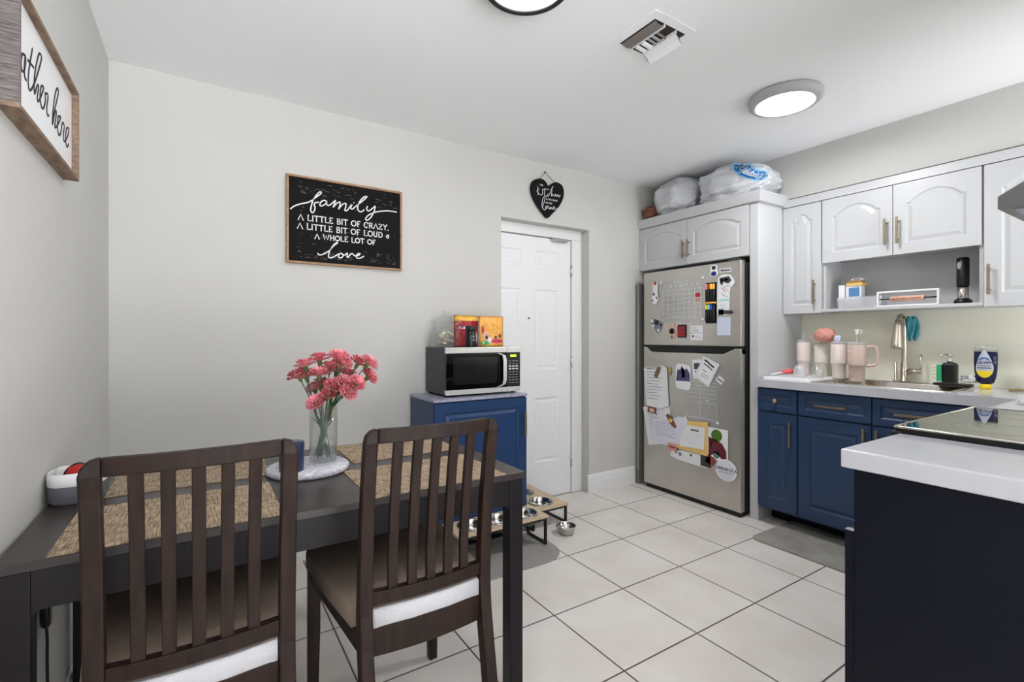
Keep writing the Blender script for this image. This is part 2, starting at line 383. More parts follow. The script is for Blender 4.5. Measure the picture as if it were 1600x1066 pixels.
def door_leaf(w, h, th, m, mg=.06, arch=0, z0=0, x0=0, g1=.008, g2=.010, g3=.022, dp=.006):
    """cabinet door with one moulded panel; local x 0..w, z 0..h, front y=0 facing -Y"""
    mb = MB()
    def cont(d, arch_):
        a0, a1, c0, c1 = mg+d, w-mg-d, mg+d, h-mg-d
        pts = [(a0,c0),(a1,c0),(a1,c1-arch_)]
        n = 14; sh = .015 if arch_ else 0
        for i in range(n+1):
            t = 1-i/n; xx = a0+sh+(a1-a0-2*sh)*t; zz = c1-arch_+arch_*(1-(2*t-1)**2)**.9 if arch_ else c1
            pts.append((xx, zz))
        pts.append((a0, c1-arch_)); return pts
    c0 = cont(0, arch)
    n = 14; outer = [(0,0),(w,0),(w,h*.97)]+[(w*(1-i/n), h) for i in range(n+1)]+[(0,h*.97)]
    rs = [[(p[0]+x0, th, p[1]+z0) for p in outer], [(p[0]+x0, 0, p[1]+z0) for p in outer]]
    for d, yy in ((0,0),(g1,dp),(g1+g2*.6,dp),(g1+g3,.001)):
        rs.append([(p[0]+x0, yy, p[1]+z0) for p in cont(d, arch)])
    mb.rings(rs, m, False, True, True)
    return mb
def bar_pull(mb, c, L, m, vertical=True, out=.028):
    """square bar pull on plane y=0 facing -Y, centre c=(x,z)"""
    x, z = c; h = L/2; q = .0055
    if vertical:
        mb.box(x-q, x+q, -out-q, -out+q, z-h, z+h, m)
        for s_ in (-1,1): mb.cyl((0,0,0), .0045, out, m, 10, M=Matrix.Translation((x,0,z+s_*h*.68)) @ Matrix.Rotation(pi/2, 4, 'X'))
    else:
        mb.box(x-h, x+h, -out-q, -out+q, z-q, z+q, m)
        for s_ in (-1,1): mb.cyl((0,0,0), .0045, out, m, 10, M=Matrix.Translation((x+s_*h*.68,0,z)) @ Matrix.Rotation(pi/2, 4, 'X'))
    return mb
d = bpy.data.objects.new('door_1', None); COL.objects.link(d); d['kind'] = 'structure'; d.location = (1.595, 2.895, 0)
W_, H_ = .79, 1.93
b = MB(); b.box(0, W_, .006, .04, .005, H_, DOORW)
xs = [0,.115,.335,.455,.675,W_]; zs = [.005,.27,.745,.955,1.545,1.70,1.83,H_]
for i in range(5):
    for j in range(7):
        if i in (1,3) and j in (1,3,5):
            x0,x1,z0,z1 = xs[i],xs[i+1],zs[j],zs[j+1]
            rs = []
            for dd, yy in ((0,0),(.010,.007),(.016,.007),(.034,.002)):
                rs.append([(x0+dd,yy,z0+dd),(x1-dd,yy,z0+dd),(x1-dd,yy,z1-dd),(x0+dd,yy,z1-dd)])
            b.rings(rs, DOORW, False, False, True)
        else: b.add([(xs[i],0,zs[j]),(xs[i+1],0,zs[j]),(xs[i+1],0,zs[j+1]),(xs[i],0,zs[j+1])], [(0,1,2,3)], DOORW)
b.add([(W_,0,.005),(W_,.006,.005),(W_,.006,H_),(W_,0,H_)], [(0,1,2,3)], DOORW).add([(0,0,H_),(W_,0,H_),(W_,.006,H_),(0,.006,H_)], [(0,1,2,3)], DOORW)
b.build('door_slab', d)
b = MB().cyl((0,0,0), .009, .006, CHROME, 16, M=Matrix.Translation((.40,0,1.332)) @ Matrix.Rotation(pi/2,4,'X'))
b.cyl((0,0,0), .005, .0075, BLK, 12, M=Matrix.Translation((.40,0,1.332)) @ Matrix.Rotation(pi/2,4,'X')); b.build('peephole', d)
b = MB(); fx0, fx1 = DX0-1.595, DX1-1.595
# jamb frame: stepped stop
b.box(W_+.006, fx1, -.010, .06, 0, H_+.0075, TRIM).box(W_-.012, W_+.006, .042, .06, 0, H_, TRIM)
b.box(fx0, fx1, -.010, .06, H_+.008, DZ, TRIM)
b.build('door_frame', d, bevel=.002)
b = MB()
for z in (.25, 1.0, 1.70): b.cyl((W_+.002,-.008,z-.045), .007, .09, CHROME, 10)
b.build('hinge', d)
b = MB().box(.60, .74, -.03, -.004, H_-.022, H_+.006, CHROME); b.build('closer', d, bevel=.003)
# unseen rear left open, added to let world light reach the ceiling
struct('wall_rear', MB().box(XL, XW, -2.1, -2.0, 2.3, CZ, WALL))

# ------------------------------------------------------------ ceiling lamps and vent
def lamp(name, label, x, y, prof_body, body_m, r_dif, z_dif, dm):
    t = thing(name, label, 'ceiling lamp', (x, y, CZ))
    MB().lathe(prof_body, body_m, n=56).build('lamp_body', t)
    MB().lathe([(.0001,z_dif),(r_dif*.6,z_dif+.001),(r_dif*.94,z_dif+.004),(r_dif,z_dif+.010)], dm, n=56).build('diffuser', t)
    return t
lamp('ceiling_lamp', 'round grey flush ceiling lamp, lit, above the kitchen near the range hood', 2.53, 1.345,
     [(.12,0),(.168,-.001),(.173,-.010),(.170,-.030),(.155,-.044),(.136,-.046),(.132,-.042),(.132,-.03)], SHADEG, .134, -.044, LAMPM)
lamp('ceiling_lamp', 'ceiling lamp with black ring rim at the top edge, nearest the dining table', .935, 1.369,
     [(.11,0),(.145,-.001),(.152,-.010),(.152,-.040),(.147,-.045),(.131,-.045),(.128,-.040),(.128,-.03)], BLKM, .130, -.040, LAMPR)
t = thing('air_vent', 'square white ceiling air vent with broken bent louvres', 'air vent', (1.562, 1.372, CZ))
b = MB()
for (x0,x1,y0,y1) in ((-.118,-.080,-.122,.122),(.102,.121,-.122,.122),(-.080,.102,-.122,-.086),(-.080,.102,.104,.122)): b.box(x0,x1,y0,y1,-.004,0,CEIL)
b.build('vent_frame', t, bevel=.001)
MB().box(-.080, .102, -.086, .104, -.003, -.001, DARKIN).build('duct_shade_plate', t)  # dark plate painted as the duct's shade; ceiling has no hole
def vane(pts, th=.0015, y0=-.08, y1=.08, m=LGREY):
    top = [(x,z) for x, z in pts]; bot = [(x+th,z-th) for x, z in pts][::-1]; pr = top+bot
    return MB().rings([[(x,y,z) for x, z in pr] for y in (y0, y1)], m, False)
VB = mat('vane_taupe', (118,112,106), .6)
vane([(-.070,-.004),(-.060,-.010),(-.046,-.013),(-.028,-.010)], y0=-.082, y1=.098, m=VB).build('louvre', t)
vane([(.054,-.006),(.066,-.010),(.082,-.020),(.094,-.034),(.098,-.040)], y0=-.072, y1=.098, m=WHITE).build('louvre', t)
for y, w_, m in ((-.044,.012,VB),(-.020,.014,LGREY),(.004,.012,LGREY),(.026,.024,WHITE),(.060,.022,WHITE)):
    MB().rings([[(x_,y+c*w_+.006*k,-.006-q*.5*w_-.004) for c,q in ((0,0),(.35,.5),(.8,.6),(1,.2),(.8,.45),(.35,.35))] for k,x_ in enumerate((-.016,.046))], m, False).build('cross_louvre', t)
for x in (-.022,.047): MB().box(x, x+.003, -.086, .09, -.016, -.003, WHITE).build('louvre_rail', t)

# ------------------------------------------------------------ wall signs
FAM = [[(0.39, 1.872), (0.407, 1.889), (0.438, 1.906), (0.476, 1.92), (0.498, 1.935), (0.52, 1.956), (0.541, 1.976), (0.545, 1.985), (0.536, 1.986), (0.52, 1.966), (0.504, 1.939), (0.495, 1.907), (0.491, 1.88), (0.498, 1.868), (0.507, 1.875), (0.513, 1.896), (0.509, 1.913), (0.514, 1.924), (0.533, 1.93)], [(0.572, 1.941), (0.559, 1.944), (0.543, 1.932), (0.538, 1.914), (0.549, 1.912), (0.566, 1.925), (0.574, 1.941), (0.572, 1.926), (0.582, 1.919), (0.592, 1.925), (0.609, 1.942), (0.619, 1.953), (0.614, 1.932), (0.607, 1.913), (0.626, 1.937), (0.643, 1.947), (0.643, 1.929), (0.636, 1.907), (0.656, 1.935), (0.675, 1.944), (0.675, 1.927), (0.67, 1.905), (0.683, 1.907), (0.701, 1.934), (0.709, 1.942), (0.702, 1.924), (0.711, 1.918), (0.729, 1.935), (0.764, 1.968), (0.789, 1.994), (0.791, 2.001), (0.775, 1.995), (0.753, 1.967), (0.741, 1.936), (0.744, 1.915), (0.76, 1.909), (0.778, 1.924)], [(0.796, 1.946), (0.791, 1.929), (0.803, 1.92), (0.829, 1.942), (0.84, 1.952), (0.836, 1.928), (0.818, 1.889), (0.796, 1.866), (0.785, 1.871), (0.796, 1.89), (0.821, 1.908), (0.858, 1.924), (0.918, 1.936), (0.969, 1.936)], [(0.718, 1.956), (0.721, 1.953)], [(0.527, 1.653), (0.533, 1.644), (0.553, 1.648), (0.586, 1.671), (0.612, 1.702), (0.629, 1.717), (0.626, 1.72), (0.609, 1.705), (0.592, 1.676), (0.582, 1.643), (0.592, 1.632), (0.616, 1.643), (0.636, 1.659)], [(0.653, 1.664), (0.639, 1.656), (0.636, 1.641), (0.649, 1.637), (0.661, 1.651), (0.654, 1.66), (0.67, 1.655), (0.683, 1.667), (0.683, 1.642), (0.701, 1.661), (0.711, 1.666), (0.725, 1.655), (0.746, 1.66), (0.753, 1.67), (0.741, 1.668), (0.732, 1.655), (0.739, 1.643), (0.757, 1.646), (0.777, 1.659)]]
GATH = [[(1.497, 1.827), (1.474, 1.82), (1.466, 1.8), (1.469, 1.784), (1.484, 1.787), (1.497, 1.811), (1.495, 1.826), (1.488, 1.795), (1.492, 1.777), (1.504, 1.776)], [(1.549, 1.87), (1.524, 1.812), (1.517, 1.78), (1.524, 1.764), (1.545, 1.775), (1.581, 1.817), (1.623, 1.88), (1.614, 1.889), (1.596, 1.875), (1.566, 1.814), (1.566, 1.772), (1.588, 1.801), (1.6, 1.802), (1.588, 1.771), (1.599, 1.768), (1.634, 1.805), (1.642, 1.82), (1.623, 1.814), (1.611, 1.787), (1.623, 1.765), (1.642, 1.768), (1.659, 1.793), (1.659, 1.811), (1.684, 1.817), (1.672, 1.78), (1.679, 1.765), (1.693, 1.77)], [(1.511, 1.826), (1.559, 1.83)], [(1.728, 1.76), (1.746, 1.8), (1.788, 1.866), (1.78, 1.877), (1.756, 1.852), (1.732, 1.794), (1.728, 1.76), (1.752, 1.8), (1.769, 1.807), (1.752, 1.764), (1.769, 1.768), (1.804, 1.798), (1.814, 1.812), (1.788, 1.802), (1.78, 1.774), (1.794, 1.755), (1.814, 1.767), (1.828, 1.792), (1.835, 1.804), (1.856, 1.802), (1.845, 1.767), (1.862, 1.76), (1.9, 1.791), (1.911, 1.814), (1.884, 1.804), (1.871, 1.771), (1.888, 1.753), (1.911, 1.769)]]
HEART = [[(1.992, 2.26), (1.995, 2.196)], [(2.006, 2.245), (1.985, 2.224), (2.006, 2.207), (2.024, 2.203), (2.034, 2.215), (2.034, 2.245)], [(2.056, 2.257), (2.05, 2.209), (2.066, 2.199), (2.074, 2.209), (2.082, 2.221), (2.077, 2.209), (2.088, 2.207), (2.115, 2.263), (2.128, 2.278), (2.12, 2.272), (2.112, 2.21), (2.125, 2.226), (2.131, 2.213), (2.142, 2.215), (2.155, 2.228), (2.147, 2.227), (2.147, 2.216), (2.164, 2.219), (2.165, 2.228), (2.166, 2.215), (2.177, 2.229), (2.18, 2.212), (2.194, 2.228)], [(2.034, 2.245), (2.093, 2.255)], [(2.032, 2.117), (2.048, 2.158), (2.056, 2.189), (2.045, 2.191), (2.032, 2.164), (2.029, 2.125), (2.04, 2.105), (2.056, 2.103), (2.064, 2.124)], [(2.072, 2.131), (2.061, 2.125), (2.064, 2.113), (2.077, 2.119), (2.072, 2.131), (2.088, 2.129), (2.093, 2.113), (2.101, 2.127), (2.106, 2.115), (2.115, 2.129), (2.12, 2.117), (2.128, 2.122), (2.142, 2.133), (2.134, 2.136), (2.131, 2.122), (2.142, 2.115), (2.164, 2.131)]]
HOUT = [[(2.085, 2.275), (2.066, 2.302), (2.034, 2.318), (2.003, 2.316), (1.967, 2.302), (1.941, 2.276), (1.933, 2.237), (1.943, 2.192), (1.967, 2.15), (2.008, 2.101), (2.05, 2.064), (2.081, 2.047), (2.12, 2.082), (2.169, 2.128), (2.208, 2.182), (2.226, 2.228), (2.227, 2.272), (2.208, 2.304), (2.175, 2.316), (2.147, 2.315), (2.115, 2.299), (2.093, 2.283)], [(2.006, 2.317), (2.067, 2.373), (2.147, 2.314)], [(2.006, 2.262), (2.006, 2.279), (2.042, 2.268)], [(2.013, 2.172), (2.013, 2.189), (2.169, 2.185)], [(2.061, 2.145), (2.061, 2.16), (2.117, 2.146)]]
t = thing('wall_sign', 'black family sign with white lettering and light wood frame on the back wall', 'sign', (.685, YB, 1.59))
def L_(P, yv): return P
b = MB().box(-.305, .305, -.018, -.002, .008, .458, CHALK)
O = Vector((-.685, -.0182, -1.59))
for s_ in FAM: b.stroke([tuple(p) for p in crom([(q[0],q[1],0) for q in s_], 5)], .0062, WHITE, (O, X3), Z3, -Y3)
serif(b, 'A LITTLE BIT OF CRAZY,', .429, 1.823, .921, .029, WHITE, O, X3, Z3, -Y3, .0052)
serif(b, 'A LITTLE BIT OF LOUD &', .425, 1.776, .923, .029, WHITE, O, X3, Z3, -Y3, .0052)
serif(b, 'A WHOLE LOT OF', .512, 1.730, .842, .026, WHITE, O, X3, Z3, -Y3, .0052)
for k in range(150):   # worn scratches in the black paint
    x = rnd.uniform(-.27,.27); z = rnd.choice((rnd.uniform(.03,.09), rnd.uniform(.36,.44), rnd.uniform(.03,.44))); l = rnd.uniform(.004,.022)
    b.box(x, x+l, -.0183, -.018, z, z+rnd.uniform(.0006,.0018), INKG if k % 3 else OAK)
b.build('board', t)
b = MB()
for x0,x1,z0,z1 in ((-.315,-.303,0,.468),(.303,.315,0,.468),(-.303,.303,0,.011),(-.303,.303,.457,.468)): b.box(x0,x1,-.026,0,z0,z1,OAK)
b.build('frame', t, bevel=.001)
t = thing('wall_sign', 'black heart shaped kitchen sign hanging by a cord above the door', 'sign', (2.08, YB, 2.05))
b = MB(); b.poly([(p.x-2.08, -.012, p.z-2.05) for p in crom([(q[0],0,q[1]) for q in HOUT[0]], 4, True)], CHALK, (0,-1,0), .01)
O = Vector((-2.08, -.0222, -2.05))
for s_ in HEART: b.stroke([tuple(p) for p in crom([(q[0],q[1],0) for q in s_], 5)], .0036, WHITE, (O, X3), Z3, -Y3)
for tx, x, z, s_ in (('THE',2.024,2.268,.016),('IS THE HEART',2.118,2.176,.017),('OF OUR',2.090,2.150,.016)):
    textgeo(b, tx, s_, WHITE, face_mx((x-2.08,-.0225,z-2.05), (1,0,0), (0,0,1)))
b.build('board', t)
MB().tube([(2.005-2.08,-.018,.262),(2.067-2.08,-.012,.325),(2.146-2.08,-.018,.262)], .0022, GREYB, 6).build('cord', t)
MB().cyl((0,0,0), .006, .012, BLKM, 10, M=Matrix.Translation((-.013,0,.326)) @ Matrix.Rotation(pi/2,4,'X')).build('nail', t)
# gather here
t = thing('wall_sign', 'white gather here sign in a rustic grey wood frame on the left wall', 'sign', (XL, 1.675, 1.673))
y0, y1, hh = -.285, .285, .268
b = MB().box(.002, .021, y0+.006, y1-.006, .006, hh-.006, WHITE)
O = Vector((.0212, -1.675, -1.673))
for s_ in GATH: b.stroke([tuple(p) for p in crom([(q[0],q[1],0) for q in s_], 5)], 0.0058, INK, (O, Y3), Z3, X3)
g_ = [(1.452,1.815),(1.44,1.822),(1.43,1.805),(1.436,1.785),(1.448,1.795),(1.455,1.82),(1.452,1.77),(1.446,1.735),(1.436,1.74),(1.452,1.775),(1.47,1.79)]
b.stroke([tuple(p) for p in crom([(q[0],q[1],0) for q in g_], 5)], 0.0058, INK, (O, Y3), Z3, X3)
b.build('board', t)
b = MB().box(0,.037,y0,y1,0,.009,GREYB).box(0,.037,y0,y1,hh-.009,hh,GREYB).box(0,.037,y1-.009,y1,.009,hh-.009,GREYB); b.build('frame', t)
b = MB().box(0,.037,y0,y0+.009,.009,hh-.009,GREYW)
for k in range(34): b.box(.001,.036,y0-.0012,y0,.012+k*.0073,.012+k*.0073+.0035,GREYW)
b.build('frame', t)

# ------------------------------------------------------------ cabinets on the right (local -Y faces the room's -X)
RZ = -pi/2
def cab(name, label, x, y, z=0, group=None): return thing(name, label, 'cabinet', (x, y, z), RZ, group)
def leaf(parent, x0, z0, w, h, m, arch=0, mg=.045, handle=None, hm=NICK, name='door', yf=-.0195, hname='handle', knob=None):
    mb = door_leaf(w, h, .019, m, mg, arch)
    o = mb.build(name, parent, loc=(x0, yf, z0))
    if handle:
        hx, hz, L, vert = handle; hb = MB(); bar_pull(hb, (hx, hz), L, hm, vert); hb.build(hname, o, bevel=.001)
    if knob:
        hb = MB().lathe([(.0001,.026),(.013,.024),(.016,.018),(.013,.012),(.006,.008),(.006,0)], hm, n=18, M=Matrix.Translation((knob[0],0,knob[1])) @ Matrix.Rotation(pi/2,4,'X')); hb.build('knob', o)
    return o
XF = 3.06    # carcass front of the cabinet over the fridge; doors protrude
t = cab('fridge_cabinet', 'white cabinet with two arched doors above the refrigerator, with tall white side panel', XF, 2.798)
wf = .95
b = MB().box(0, wf, 0, XW-XF-.004, 1.735, 2.09, CABW); b.build('body', t)
leaf(t, .003, 1.738, .456, .337, CABW, .045, .055, (.436, .115, .13, True))
leaf(t, .463, 1.738, .482, .337, CABW, .045, .055, (.020, .115, .13, True))
b = MB().box(wf, wf+.058, -.012, XW-XF-.004, 0, 2.09, CABW); b.build('side_panel', t, bevel=.002)
b = MB(); pr = [(-.012,2.079),(-.030,2.080),(-.034,2.086),(-.050,2.140),(-.050,2.147),(.02,2.147),(.02,2.079)]
x1 = wf+.058
b.rings([[(0,p[0],p[1]) for p in pr], [(x1-p[0]-.012,p[0],p[1]) for p in pr], [(x1-p[0]-.012,XS-XF-.002,p[1]) for p in pr]], CABW, False)
b.build('crown', t)
YU = 1.788; XU = 3.36
t = cab('wall_cabinet', 'narrow white wall cabinet with one arched door, against the fridge side panel', XU, YU)
MB().box(0, .243, 0, XW-XU-.002, 1.352, 2.068, CABW).build('body', t)
leaf(t, .002, 1.352, .240, .715, CABW, .045, .055, (.205, .135, .155, True))
t = cab('wall_cabinet', 'wide white wall cabinet with two arched doors over an open shelf', XU, YU-.247)
w2 = .757; dd = XW-XU-.002
b = MB().box(0, w2, 0, dd, 1.685, 2.068, CABW).box(0,.016,0,dd,1.356,1.685,CABW).box(w2-.016,w2,0,dd,1.356,1.685,CABW).box(.016,w2-.016,dd-.01,dd,1.374,1.685,CABW)
b.build('body', t)
b = MB().box(-.004, w2+.004, -.018, dd-.01, 1.356, 1.374, CABW); b.build('shelf', t, bevel=.002)
leaf(t, .002, 1.668, .374, .400, CABW, .055, .058, (.345, .135, .152, True))
leaf(t, .380, 1.668, .374, .400, CABW, .055, .058, (.025, .135, .152, True))
t = cab('wall_cabinet', 'tall white wall cabinet with one arched door beside the range hood', XU, .782)
MB().box(0, .46, 0, dd, 1.352, 2.068, CABW).build('body', t)
leaf(t, .004, 1.352, .45, .715, CABW, .06, .065, (.022, .135, .155, True))
b = MB(); pr = [(0,2.072),(-.023,2.072),(-.023,2.121),(.018,2.122),(.018,2.134),(.03,2.134),(.03,2.072)]
b.rings([[(x,p[0],p[1]) for p in pr] for x in (0,1.85)], CABW, False)
o = b.build('trim_2'); o['kind'] = 'structure'; o.location = (XU, YU, 0); o.rotation_euler = (0,0,RZ)
b = MB().box(0, 1.0, 0, .03, 1.36, 1.37, CABW)

XB, YC = 3.05, 1.786; CT = .925
def base(name, label, y, w, doors, drawers):
    t = cab(name, label, XB, y)
    D_ = XW-XB-.002; zt = CT-.052
    MB().box(0, .018, 0, D_, .10, zt, NAVY).box(w-.018, w, 0, D_, .10, zt, NAVY).box(.018, w-.018, 0, D_, .10, .118, NAVY).box(.018, w-.018, D_-.01, D_, .118, zt, NAVY).box(.018, w-.018, 0, .018, .70, zt, NAVY).build('body', t)
    MB().box(0, w, .15, .17, 0, .10, NAVYD).build('toe_kick', t)
    for (x0, wd, hd) in doors: leaf(t, x0, .118, wd, .598, NAVY, 0, .062, hd)
    for (x0, wd, hd, kn) in drawers: leaf(t, x0, .728, wd, .138, NAVY, 0, .034, hd, name='drawer', knob=kn)
    return t
base('base_cabinet', 'narrow navy base cabinet with round drawer knob, next to the refrigerator panel', YC, .25, [(.003,.243,(.214,.480,.155,True))], [(.003,.243,None,(.118,.068))])
base('base_cabinet', 'wide navy sink base cabinet with two doors and bar handles', YC-.254, .766, [(.003,.377,(.350,.505,.155,True)),(.386,.377,(.028,.505,.155,True))],
     [(.003,.377,(.185,.068,.16,False),None),(.386,.377,(.185,.068,.16,False),None)])
base('base_cabinet', 'navy corner base cabinet beyond the black stove', YC-1.024, .17, [(.003,.164,None)], [(.003,.164,None,None)])
# worktop with sink cut-out
SX0, SX1, SY0, SY1 = 3.10, 3.48, .86, 1.50
b = MB(); x0 = 3.005; th = .048
xs = [x0, SX0, SX1, XW-.001]; ys = [-.055, SY0, SY1, YC]
for i in range(3):
    for j in range(3):
        if i == 1 and j == 1: continue
        xa = xs[i] if not (j == 0 and i == 0) else xs[i]
        b.box(xs[i], xs[i+1], ys[j], ys[j+1], CT-th, CT, QUARTZ)
b.box(2.43, x0, -.055, .585, CT-th, CT, QUARTZ)
tag(b.build('worktop'), 'white quartz worktop around the sink under the wall cabinets', 'worktop')
b = MB(); rs = []
def rr3(w, h, r, z, cx=0, cy=0): return [(cx+p[0], cy+p[1], z) for p in rrect(w, h, r, 6)]
sw, sh = SX1-SX0, SY1-SY0
t = thing('kitchen_sink', 'stainless steel drop-in sink in the white worktop', 'sink', ((SX0+SX1)/2, (SY0+SY1)/2, CT))
b = MB().rings([rr3(sw+.05,sh+.05,.03,.0005), rr3(sw+.046,sh+.046,.03,.005), rr3(sw+.005,sh+.005,.04,.005), rr3(sw-.005,sh-.005,.05,-.002), rr3(sw-.012,sh-.012,.06,-.15), rr3(sw-.08,sh-.08,.06,-.17)], CHROME, True, False, True)
b.build('basin', t)
MB().lathe([(.0001,-.166),(.035,-.166),(.042,-.168)], CHROME, n=24).build('drain', t)
# ---- faucet
fx, fy = 3.53, 1.172
t = thing('kitchen_faucet', 'brushed nickel pull-down faucet behind the sink', 'faucet', (fx, fy, CT+.0055))
b = MB().lathe([(.026,0),(.026,.006),(.020,.010),(.019,.10),(.0175,.105),(.014,.12),(.0125,.30)], FAUC, n=20, cap0=True)
path = crom([(0,0,.29),(0,0,.34),(-.015,0,.378),(-.045,0,.392),(-.075,0,.376),(-.09,0,.335)], 6)
b.tube(path, .0125, FAUC, 14); b.build('spout', t)
hp = Matrix.Translation((-.092,0,.335)) @ Matrix.Rotation(R(8),4,'Y')
MB().lathe([(.014,.03),(.018,.0),(.022,-.05),(.027,-.115),(.029,-.135),(.024,-.14),(.0001,-.14)], FAUC, n=22, M=hp, cap0=True).build('spray_head', t)
b = MB().cyl((0,0,0), .016, .07, FAUC, 16, M=Matrix.Translation((0,-.012,.062)) @ Matrix.Rotation(pi/2,4,'X'))
b.tube([(0,-.072,.062),(0,-.080,.085),(0,-.080,.165)], [.007,.006,.005], FAUC, 8); b.build('handle', t)
b = MB().lathe([(.012,0),(.012,.008),(.008,.012),(.008,.11),(.0001,.115)], FAUC, c=(.01,.045,0), n=12, cap0=True); b.build('side_sprayer', t)
def at(mb, name, label, cat, group=None, origin=None, **k):
    """link a one-mesh thing built in world coordinates, with its origin moved to its base"""
    if origin is None:
        xs = [v.x for v in mb.v]; ys = [v.y for v in mb.v]; zs = [v.z for v in mb.v]
        origin = ((min(xs)+max(xs))/2, (min(ys)+max(ys))/2, min(zs))
    o3 = Vector(origin); mb.v = [v-o3 for v in mb.v]
    return tag(mb.build(name, loc=origin, **k), label, cat, group)
def sub(mb, name, parent, **k):
    """part built in world coordinates under an unrotated thing"""
    o3 = parent.location; mb.v = [v-o3 for v in mb.v]; return mb.build(name, parent, **k)
b = MB()
for sy in (0, 1):
    rs = []
    for z, wd, off in ((1.318,.012,.0),(1.300,.030,.004),(1.275,.040,.010),(1.245,.042,.014),(1.215,.034,.016),(1.188,.018,.014),(1.176,.006,.012)):
        rs.append([(3.528+off+(.020 if sy else -.006)+.006*sin(9*z*20+a*3)+.012*cos(a), 1.142+ (-.012 if sy else .004)+wd*.5*sin(a)*(1+.15*sin(5*a+z*60)), z+.004*sin(4*a)) for a in [2*pi*i/24 for i in range(24)]])
    b.rings(rs, TEAL, True)
at(b, 'mesh_cloth', 'teal mesh scrubbing cloth hung over the faucet neck', 'cloth')
# ------------------------------------------------------------ refrigerator
FX = 2.98
t = thing('refrigerator', 'stainless steel top freezer refrigerator covered in magnets and papers', 'refrigerator', (FX, 2.700, 0), RZ)
fw = .832
MB().box(.008, fw-.008, .062, .60, .03, 1.695, STEELD).build('body', t, bevel=.004)
b = MB().box(.004, fw-.004, .048, .062, .035, 1.70, RUBBER).box(.0, fw, .014, .06, 1.085, 1.135, BLK); b.build('gasket', t)
def slab(poly, m):
    q = MB(); q.rings([[(p[0], .05, p[1]) for p in poly], [(p[0], 0, p[1]) for p in poly]], m, False); return q
slab([(0,1.132),(fw,1.132),(fw,1.705),(0,1.705)], STEEL).build('freezer_door', t, bevel=.008, seg=3)
slab([(0,.035),(fw,.035),(fw,1.118),(.79,1.118),(.700,1.080),(.078,1.080),(.03,1.118),(0,1.118)], STEEL).build('fridge_door', t, bevel=.006, seg=3)
slab([(.032,1.128),(.796,1.128),(.70,1.086),(.09,1.086)], BLK).build('handle_recess', t, loc=(0,.012,0))
b = MB().box(.01, fw-.01, .02, .08, 0, .034, BLKM); b.build('kick_plate', t, bevel=.004)
b = MB().box(fw-.10, fw-.02, .01, .10, 1.70, 1.718, STEELD); b.build('hinge_cover', t, bevel=.004)

t = thing('upright_strip', 'tall grey upright strip in the gap between the refrigerator and back wall', 'board', (2.99, 2.765, 0))
MB().box(0, .45, -.004, .032, .0, 1.625, mat('strip_grey',(118,118,116),.6)).build('panel', t, bevel=.002)  # tall grey box with a paler strip on its front edge
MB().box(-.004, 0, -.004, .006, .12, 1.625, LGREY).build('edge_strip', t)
def onf(name, label, cat, poly, m, lay=1, ink=(), group=None, th=.0014, **k):
    x = FX-.001-lay*.0016; b = MB()
    b.poly([(x, p[0], p[1]) for p in poly], m, (-1,0,0), th)
    for q in ink:
        if q[0] == 't': textgeo(b, q[1], q[2], q[3], face_mx((x-th, q[4], q[5]), (0,-1,0), (0,0,1)), .0003)
        elif q[0] == 'p': b.poly([(x-th, p[0], p[1]) for p in q[1]], q[2], (-1,0,0), q[3] if len(q) > 3 else .0004)
        else: b.stroke([(p[0], p[1]) for p in q[1]], q[3] if len(q) > 3 else .003, q[2], (Vector((x-th,0,0)), Y3), Z3, -X3, .0004)
    return at(b, name, label, cat, group)
def quad(y0, y1, z0, z1, a=0, n=0):
    cy, cz = (y0+y1)/2, (z0+z1)/2; w_, h_ = abs(y1-y0)/2, abs(z1-z0)/2
    pts = [(-w_,-h_),(w_,-h_),(w_,h_),(-w_,h_)] if not n else [(w_*cos(2*pi*i/n), h_*sin(2*pi*i/n)) for i in range(n)]
    return [(cy+p[0]*cos(a)-p[1]*sin(a), cz+p[0]*sin(a)+p[1]*cos(a)) for p in pts]
def lines(y0, y1, z1, z0, n, m=INK, wd=.003, a=0, seed=1, gap=.25):
    """rows of writing; y0 is the left side as seen (larger y)"""
    r_ = random.Random(seed); out = []
    for i in range(n):
        z = z1+(z0-z1)*(i+.5)/n; y = y0; end = y0+(y1-y0)*r_.uniform(.6,1)
        while (y-end) > .004:
            l = r_.uniform(.008,.022); e = max(end, y-l)
            out.append(('s', [(y, z+a*(y0-y)), ((y+e)/2, z+a*(y0-y)+r_.uniform(-.001,.001)), (e, z+a*(y0-e))], m, wd)); y = e-r_.uniform(.003,.008)
    return out
# freezer door
ink = []
for i in range(8): ink.append(('s', [(2.505-.0475*i,1.34),(2.505-.0475*i,1.555)], WHITE, .0022))
for j in range(7): ink.append(('s', [(2.505,1.34+.0345*j),(2.172,1.34+.0345*j)], WHITE, .0022))
ink.append(('p', quad(2.175,2.215,1.482,1.512), RED)); ink.append(('p', quad(2.176,2.214,1.447,1.474), CORAL))
ink += lines(2.50, 2.18, 1.50, 1.36, 8, INKG, .002, seed=4)
ink += [('t', c, .032, WHITE, 2.481-.0475*i, 1.565) for i, c in enumerate('SMTWTFS')]+[('t', c, .016, WHITE, 2.40-.028*i, 1.600) for i, c in enumerate('MARCH')]
o = onf('magnetic_calendar', 'clear acrylic month calendar with white grid on the freezer door', 'calendar', quad(2.145,2.53,1.305,1.625), ACRYL, 0, ink, th=.001)
for y, z in ((2.152,1.615),(2.152,1.322),(2.52,1.615)): sub(MB().cyl((0,0,0), .009, .006, WHITE, 14, M=Matrix.Translation((FX-.003,y,z)) @ Matrix.Rotation(-pi/2,4,'Y')), 'stand_off', o)
